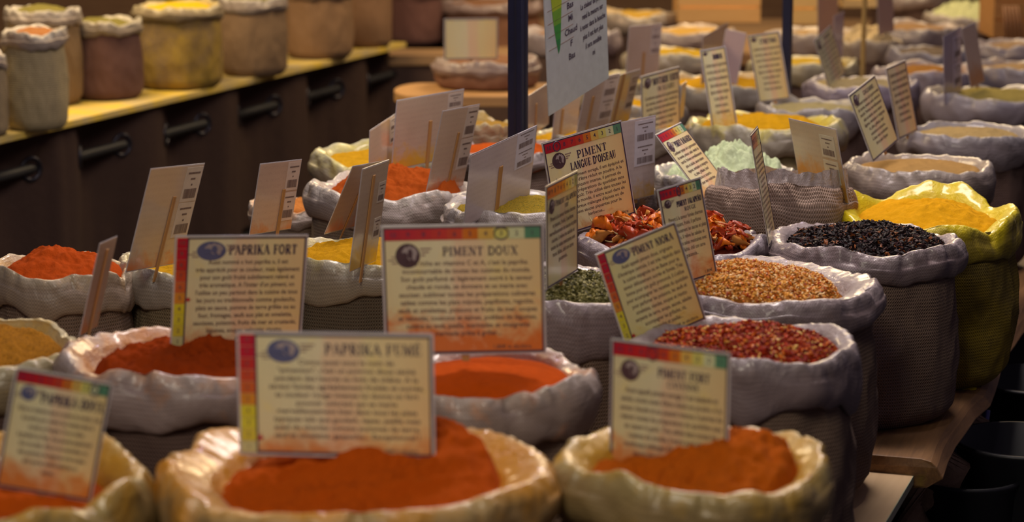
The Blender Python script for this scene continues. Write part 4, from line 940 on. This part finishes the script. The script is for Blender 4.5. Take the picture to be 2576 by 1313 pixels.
# ---------------------------------------------------------------- floor and black things under the bench
m = MB(); m.box((0, 14.6, 1.4), (7, .1, 1.4)); tag(m.build('wall_back', wood('market_back_wall', (.26, .13, .06), (.44, .25, .11), .7, along='X')), kind='structure')
m = MB(); m.box((0, 7, -.05), (7, 9, .05)); tag(m.build('floor', plain('dark_floor', (.008, .0065, .008), .6, bs=.3)), kind='structure')
BLK = plain('black_plastic', (.006, .006, .009), .5)
def bucket(px, py, label, R=.15, H=.26):
    p = at(px, py, 0); r = empty('bucket', p, label=label, cat='bucket'); m = MB(); seg = 36
    prof = [(0, .004), (R*.78, .004), (R*.8, 0), (R*.82, .01), (R*.97, H-.01), (R*1.04, H), (R*1.04, H+.008), (R*.97, H+.008), (R*.8, .02), (0, .018)]
    for (q, z) in prof:
        for k in range(seg): m.v.append((q*math.cos(2*PI*k/seg), q*math.sin(2*PI*k/seg), z))
    for i in range(len(prof)-1):
        for k in range(seg):
            k2 = (k+1) % seg; m.f.append((i*seg+k, i*seg+k2, (i+1)*seg+k2, (i+1)*seg+k)); m.mi.append(0)
    m.build('shell', BLK, r, smooth=True)
    m = MB(); m.tube([(R*1.05*math.cos(a), R*.25*math.sin(a)-R*.3, H+.0-.10*math.sin(a)) for a in [PI*k/14 for k in range(15)]], .003, 6); m.build('handle', NAVY, r, smooth=True)
bucket(2560, 1395, 'black bucket nearest under the right side of the bench')
bucket(2590, 1215, 'black bucket behind the nearest one at the right edge')
bucket(2420, 1420, 'black bucket beneath the corner of the thick bench', R=.12, H=.2)
p = at(2450, 1300, 0)
r = empty('metal_stand', p, label='slim bluish metal stand beside the black buckets', cat='stand')
m = MB(); m.tube([(0, 0, .01), (.02, 0, .26)], .009, 10); m.build('upright', plain('blue_metal', (.08, .08, .22), .3, metal=.5), r, smooth=True)
m = MB(); m.box((0, 0, .006), (.08, .03, .006)); m.build('foot', BLK, r)

# ---------------------------------------------------------------- left stall: shelf, curtain on a rod, sacks
SZ = .63
E0, E1 = at(-60, 359, SZ), at(1022, 106, SZ)
ud = (E1-E0); Ls = ud.length; ud.normalize(); vd = Vector((-ud.y, ud.x, 0))   # vd points away to the left
ang_s = math.atan2(ud.y, ud.x)
sh = empty('wooden_shelf', E0-Vector((0, 0, SZ)), rz=ang_s, label='long yellow-dusted wooden shelf of the neighbouring stall at the upper left', cat='shelf')
m = MB(); m.box((Ls/2, .35, SZ-.011), (Ls/2, .35, .011)); m.build('board', wood('shelf_wood', (.42, .33, .16), (.52, .42, .22), .6, dust=(.70, .48, .012), along='X', damt=-1.3), sh, bevel=.002)
for x in (.1, Ls/2, Ls-.1):
    for y in (.28, .62):
        m = MB(); m.box((x, y, (SZ-.022)/2), (.02, .02, (SZ-.022)/2)); m.build('leg', plain('shelf_leg', (.08, .05, .04), .7), sh)
RZ = .485
cu = empty('eyelet_curtain', E0-Vector((0, 0, SZ)), rz=ang_s, label='dark brown eyelet curtain hanging below the shelf at the left', cat='curtain')
rx = [(at(a, b, RZ)-E0).dot(ud) for a, b in ((150, 430), (365, 371), (560, 312), (730, 268), (890, 226))]
lam = (rx[-1]-rx[0])/4; x00 = sum(r-i*lam for i, r in enumerate(rx))/5
amp = .05; nx, nz = 520, 26; m = MB(); zt, zbm = SZ-.024, .01
def off(x, z=RZ): return .075 - amp*math.sin(2*PI*(x-x00)/lam) + .012*fn(x*5, z*2, 3) + .008*fn(x*17, z*1.5, 7)
for j in range(nz+1):
    z = zt+(zbm-zt)*j/nz
    for i in range(nx+1):
        x = -.9+(Ls+.9)*i/nx
        m.v.append((x, off(x, z), z)); m.uv.append((x, z))
for j in range(nz):
    for i in range(nx):
        a = j*(nx+1)+i; m.f.append((a, a+1, a+nx+2, a+nx+1)); m.mi.append(0)
cl = m.build('cloth', burlap((.065, .038, .031)), cu, smooth=True)
so = cl.modifiers.new('thickness', 'SOLIDIFY'); so.thickness = .003
RING = plain('eyelet_metal', (.03, .028, .04), .35, metal=.6)
k = 0
while k < 40:
    x = x00+lam/2*(k-6); k += 1
    if x < -.8 or x > Ls-.03: continue
    sl = (off(x+.01)-off(x-.01))/.02; t = Vector((1, sl, 0)).normalized()
    q = MB(); pts = [(x+t.x*.036*math.cos(a), off(x)-.004+t.y*.036*math.cos(a), RZ+.036*math.sin(a)) for a in [2*PI*i/28 for i in range(29)]]
    q.tube(pts, .008, 8, cap=False); q.build('eyelet', RING, cu, smooth=True)
m = MB(); m.tube([(-.95, .075, RZ), (Ls+.03, .075, RZ)], .017, 14)
rod = m.build('curtain_rod', plain('rod_black', (.006, .006, .010), .6)); rod.location = E0-Vector((0, 0, SZ)); rod.rotation_euler = (0, 0, ang_s)
tag(rod, 'black rod threaded through the curtain eyelets', 'curtain rod')
# sacks on the shelf: x, y of the front foot in the picture, width, height
def S2(px, pyb, w, H, label, seed, **k):
    c = at(px, pyb, SZ); R = w/2*depth(c)/FPX; c = c+Vector((0, R*.95, 0)); R = w/2*depth(c)/FPX
    fill = k.pop('fill'); fl = k.pop('fl'); fname = k.pop('fname')
    sack(label, c, R, SZ+H, SZ, seed, res=.7, wav=1.0, **k)
    heap(fname, fl, (c.x, c.y), R*.82, SZ+H-.014, seed, powder(fill, .3), dome=.02, nr=16, na=70)
CR2 = (.60, .54, .46)
S2(78, 333, 168, .315, 'slender cream-coloured sack at the left end of the shelf', 70, liner=CR2, stain=CR2, samt=.0, body=(.42, .34, .20), roll=.05, fill=(.40, .17, .06), fl='brown spice in the slender cream sack', fname='brown_spice')
S2(98, 272, 196, .33, 'sack with green filling behind the slender cream one', 71, liner=CR2, stain=CR2, samt=.0, body=(.26, .17, .09), roll=.06, fill=OLIV, fl='olive green spice behind the slender cream sack', fname='green_spice')
S2(256, 256, 188, .275, 'purple-brown sack with green filling second from the left on the shelf', 72, liner=(.58, .52, .40), stain=CR2, samt=.1, body=(.17, .09, .075), roll=.045, fill=OLIV, fl='green spice in the purple-brown sack on the shelf', fname='green_spice')
S2(436, 230, 232, .30, 'wide sack stained yellow down its side on the shelf', 73, liner=(.58, .50, .30), stain=(.6, .42, .06), samt=.4, body=(.28, .19, .09), dust=(.48, .32, .03), damt=.25, roll=.045, fill=(.72, .50, .02), fl='bright yellow powder in the wide yellow-stained shelf sack', fname='turmeric_powder')
S2(630, 196, 178, .295, 'brown sack with white rim right of the yellow-stained one', 74, liner=CR2, stain=CR2, samt=0, body=(.26, .17, .10), roll=.05, fill=OLIV, fl='olive spice in the shelf sack right of the yellow-stained one', fname='green_spice')
S2(798, 152, 178, .285, 'brown sack near the right end of the shelf', 75, liner=(.40, .30, .24), stain=CR2, samt=0, body=(.30, .18, .10), roll=.045, fill=(.3, .2, .1), fl='brown spice near the right end of the shelf', fname='brown_spice')
S2(925, 122, 120, .27, 'small sack at the far right end of the shelf', 76, liner=(.40, .30, .24), stain=CR2, samt=0, body=(.28, .16, .09), roll=.045, fill=(.3, .2, .1), fl='brown spice at the far right end of the shelf', fname='brown_spice')
S2(-72, 352, 165, .26, 'sack cut off by the left edge of the picture on the shelf', 77, liner=CR2, stain=CR2, samt=0, body=(.34, .26, .16), roll=.05, fill=(.4, .2, .08), fl='brown spice in the shelf sack cut off by the left edge', fname='brown_spice')

# second table behind the shelf and stool-like plank in the middle distance
PL = wood('plank_wood', (.36, .19, .07), (.50, .28, .10), .6, along='X')
c0 = at(1130, 241, .66)
r = empty('wooden_plank_bench', (c0.x, c0.y+.19, 0), label='rounded light wooden plank bench left of the thick post', cat='bench')
m = MB(); pts = [(-.10+.10*math.cos(a), .20*math.sin(a)) for a in [PI/2+PI*i/12 for i in range(13)]]+[(.42, -.20), (.42, .20)]
n = len(pts); m.v = [(x, y, .66) for x, y in pts]+[(x, y, .622) for x, y in pts]
m.f = [tuple(range(n)), tuple(range(n, 2*n))[::-1]]+[(i, n+i, n+(i+1) % n, (i+1) % n) for i in range(n)]; m.mi = [0]*len(m.f)
m.build('seat', PL, r, bevel=.004)
for x in (-.08, .34):
    m = MB(); m.box((x, 0, .311), (.02, .1, .311)); m.build('leg', plain('dark_leg', (.05, .03, .025), .7), r)
def S3(px, py, w, zr, zb, label, seed, **k):
    c, R = put(px, py, w, zr); fill = k.pop('fill'); fl = k.pop('fl')
    sack(label, c, R, zr, zb, seed, res=.6, wav=1.2, **k)
    heap('spice_powder', fl, (c.x, c.y), R*.82, zr-.014, seed, powder(fill, .3), dome=.015, nr=14, na=60)
S3(1226, 146, 270, .76, .66, 'low brown sack on the wooden plank bench left of the thick post', 80, liner=(.48, .38, .34), stain=CR2, samt=0, body=(.26, .13, .08), roll=.05, fill=(.3, .15, .08), fl='brown spice under the bare cream card')
S3(1235, 2, 260, .76, .40, 'tall brown sack behind the bare cream card', 81, liner=(.40, .30, .28), stain=CR2, samt=0, body=(.26, .13, .08), roll=.05, fill=(.3, .15, .08), fl='brown spice at the top edge left of the thick post')
c = at(1046, 122, .57); r = empty('side_table', (c.x, c.y+.22, 0), label='dark table end behind the shelf at the top', cat='table')
m = MB(); m.box((0, 0, .555), (.2, .22, .015)); m.build('table_top', plain('dark_table', (.02, .013, .012), .7), r)
for x in (-.17, .17):
    m = MB(); m.box((x, 0, .27), (.02, .18, .27)); m.build('leg', plain('dark_table_leg', (.03, .02, .02), .6), r)
cc = c+Vector((0, .2, 0))
sack('purple-brown sack on the dark table right of the shelf end', cc, .122, .57+.26, .57, 82, liner=(.28, .18, .17), stain=CR2, samt=0, body=(.17, .085, .075), roll=.045, res=.6)
heap('spice_powder', 'brown spice on the dark table right of the shelf end', (cc.x, cc.y), .1, .57+.246, 82, powder((.3, .15, .08), .3), dome=.015, nr=14, na=60)

# far crates at the top edge
CRT = wood('crate_wood', (.72, .42, .15), (.82, .50, .19), .6, along='X', sc=.5)
def crate(x0, x1, ytop, ybot, D, label, dep=.3, mat=CRT, nb=3):
    D = D*K; a = atD((x0+x1)/2, ybot, D); wd = (x1-x0)*D/FPX; hh = (ybot-ytop)*D/FPX*1.02
    r = empty('wooden_crate', (a.x, a.y, a.z), label=label, cat='crate')
    bh = hh/nb
    for i in range(nb):
        m = MB(); m.box((0, 0, bh*(i+.5)), (wd/2, .006, bh/2-.003)); m.build('front_board', mat, r)
    m = MB()
    for s in (-1, 1): m.box((s*(wd/2-.006), dep/2, hh/2), (.006, dep/2-.007, hh/2))
    m.box((0, dep, hh/2), (wd/2, .006, hh/2)); m.box((0, dep/2, .006), (wd/2-.013, dep/2-.007, .006)); m.build('crate_body', mat, r)
    return r
crate(1705, 1912, -60, 58, 8.5, 'bright orange-tan wooden crate at the top edge left of the thin post')
crate(1992, 2056, -60, 62, 8.3, 'bright tan crate at the top edge right of the thin post', mat=wood('crate_pale', (.80, .52, .17), (.88, .60, .24), .6, along='X', sc=.5))
crate(2120, 2205, -50, 20, 8.6, 'cream yellow box at the top edge above the cream lumps', mat=plain('cream_box', (.75, .55, .25), .5))
crate(2498, 2640, -40, 96, 8.0, 'orange-brown crate in the upper right corner holding cinnamon', mat=wood('crate_rust', (.36, .17, .05), (.46, .23, .07), .6, along='X', sc=.5))
CIN = plain('cinnamon', (.20, .09, .04), .7)
for k in range(5):
    p = atD(2535+k*11, 60, 7.92*K); m = MB(); m.tube([(0, 0, 0), (-.012-.004*k, .03, .16)], .0055, 8); o = m.build('cinnamon_stick', CIN, smooth=True); o.location = (p.x, p.y, p.z-.09)
    tag(o, 'thin brown cinnamon stick leaning on the upper right crate', 'cinnamon stick', 'cinnamon sticks by the crate')
# far table that carries the last crates and sacks
r = empty('far_table', (.9, 11.3, 0), label='long far table at the top edge behind all the sacks', cat='table')
m = MB(); m.box((0, 0, .55), (2.6, .9, .02)); m.build('table_top', wood('far_table_wood', (.30, .17, .08), (.42, .26, .12), .6, along='X'), r)
m = MB(); m.box((0, -.86, .26), (2.55, .01, .26)); m.build('front_cloth', plain('far_cloth', (.10, .055, .04), .8), r)

# fallen yellow powder beside the sack on the bench corner
p = at(2412, 962, BENCH)
m = MB(); n = 40; m.v.append((0, 0, .006))
for i in range(1, 9):
    for k in range(n):
        a = 2*PI*k/n; rr = i/8*(.05+.012*fn(math.cos(a)*2, math.sin(a)*2, 4)); m.v.append((rr*math.cos(a)*.8, rr*math.sin(a)*1.5, .006*(1-(i/8)**2)+.0016*fn(rr*60*math.cos(a), rr*60*math.sin(a), 2)*(1-i/8)))
for k in range(n): m.f.append((0, 1+k, 1+(k+1) % n)); m.mi.append(0)
for i in range(7):
    for k in range(n):
        k2 = (k+1) % n; m.f.append((1+i*n+k, 1+(i+1)*n+k, 1+(i+1)*n+k2, 1+i*n+k2)); m.mi.append(0)
o = m.build('spilled_turmeric', powder((.56, .42, .01), .2), smooth=True); o.location = (p.x, p.y, BENCH-.0005)
tag(o, 'yellow turmeric spilled on the bench corner', 'spice', kind='stuff')
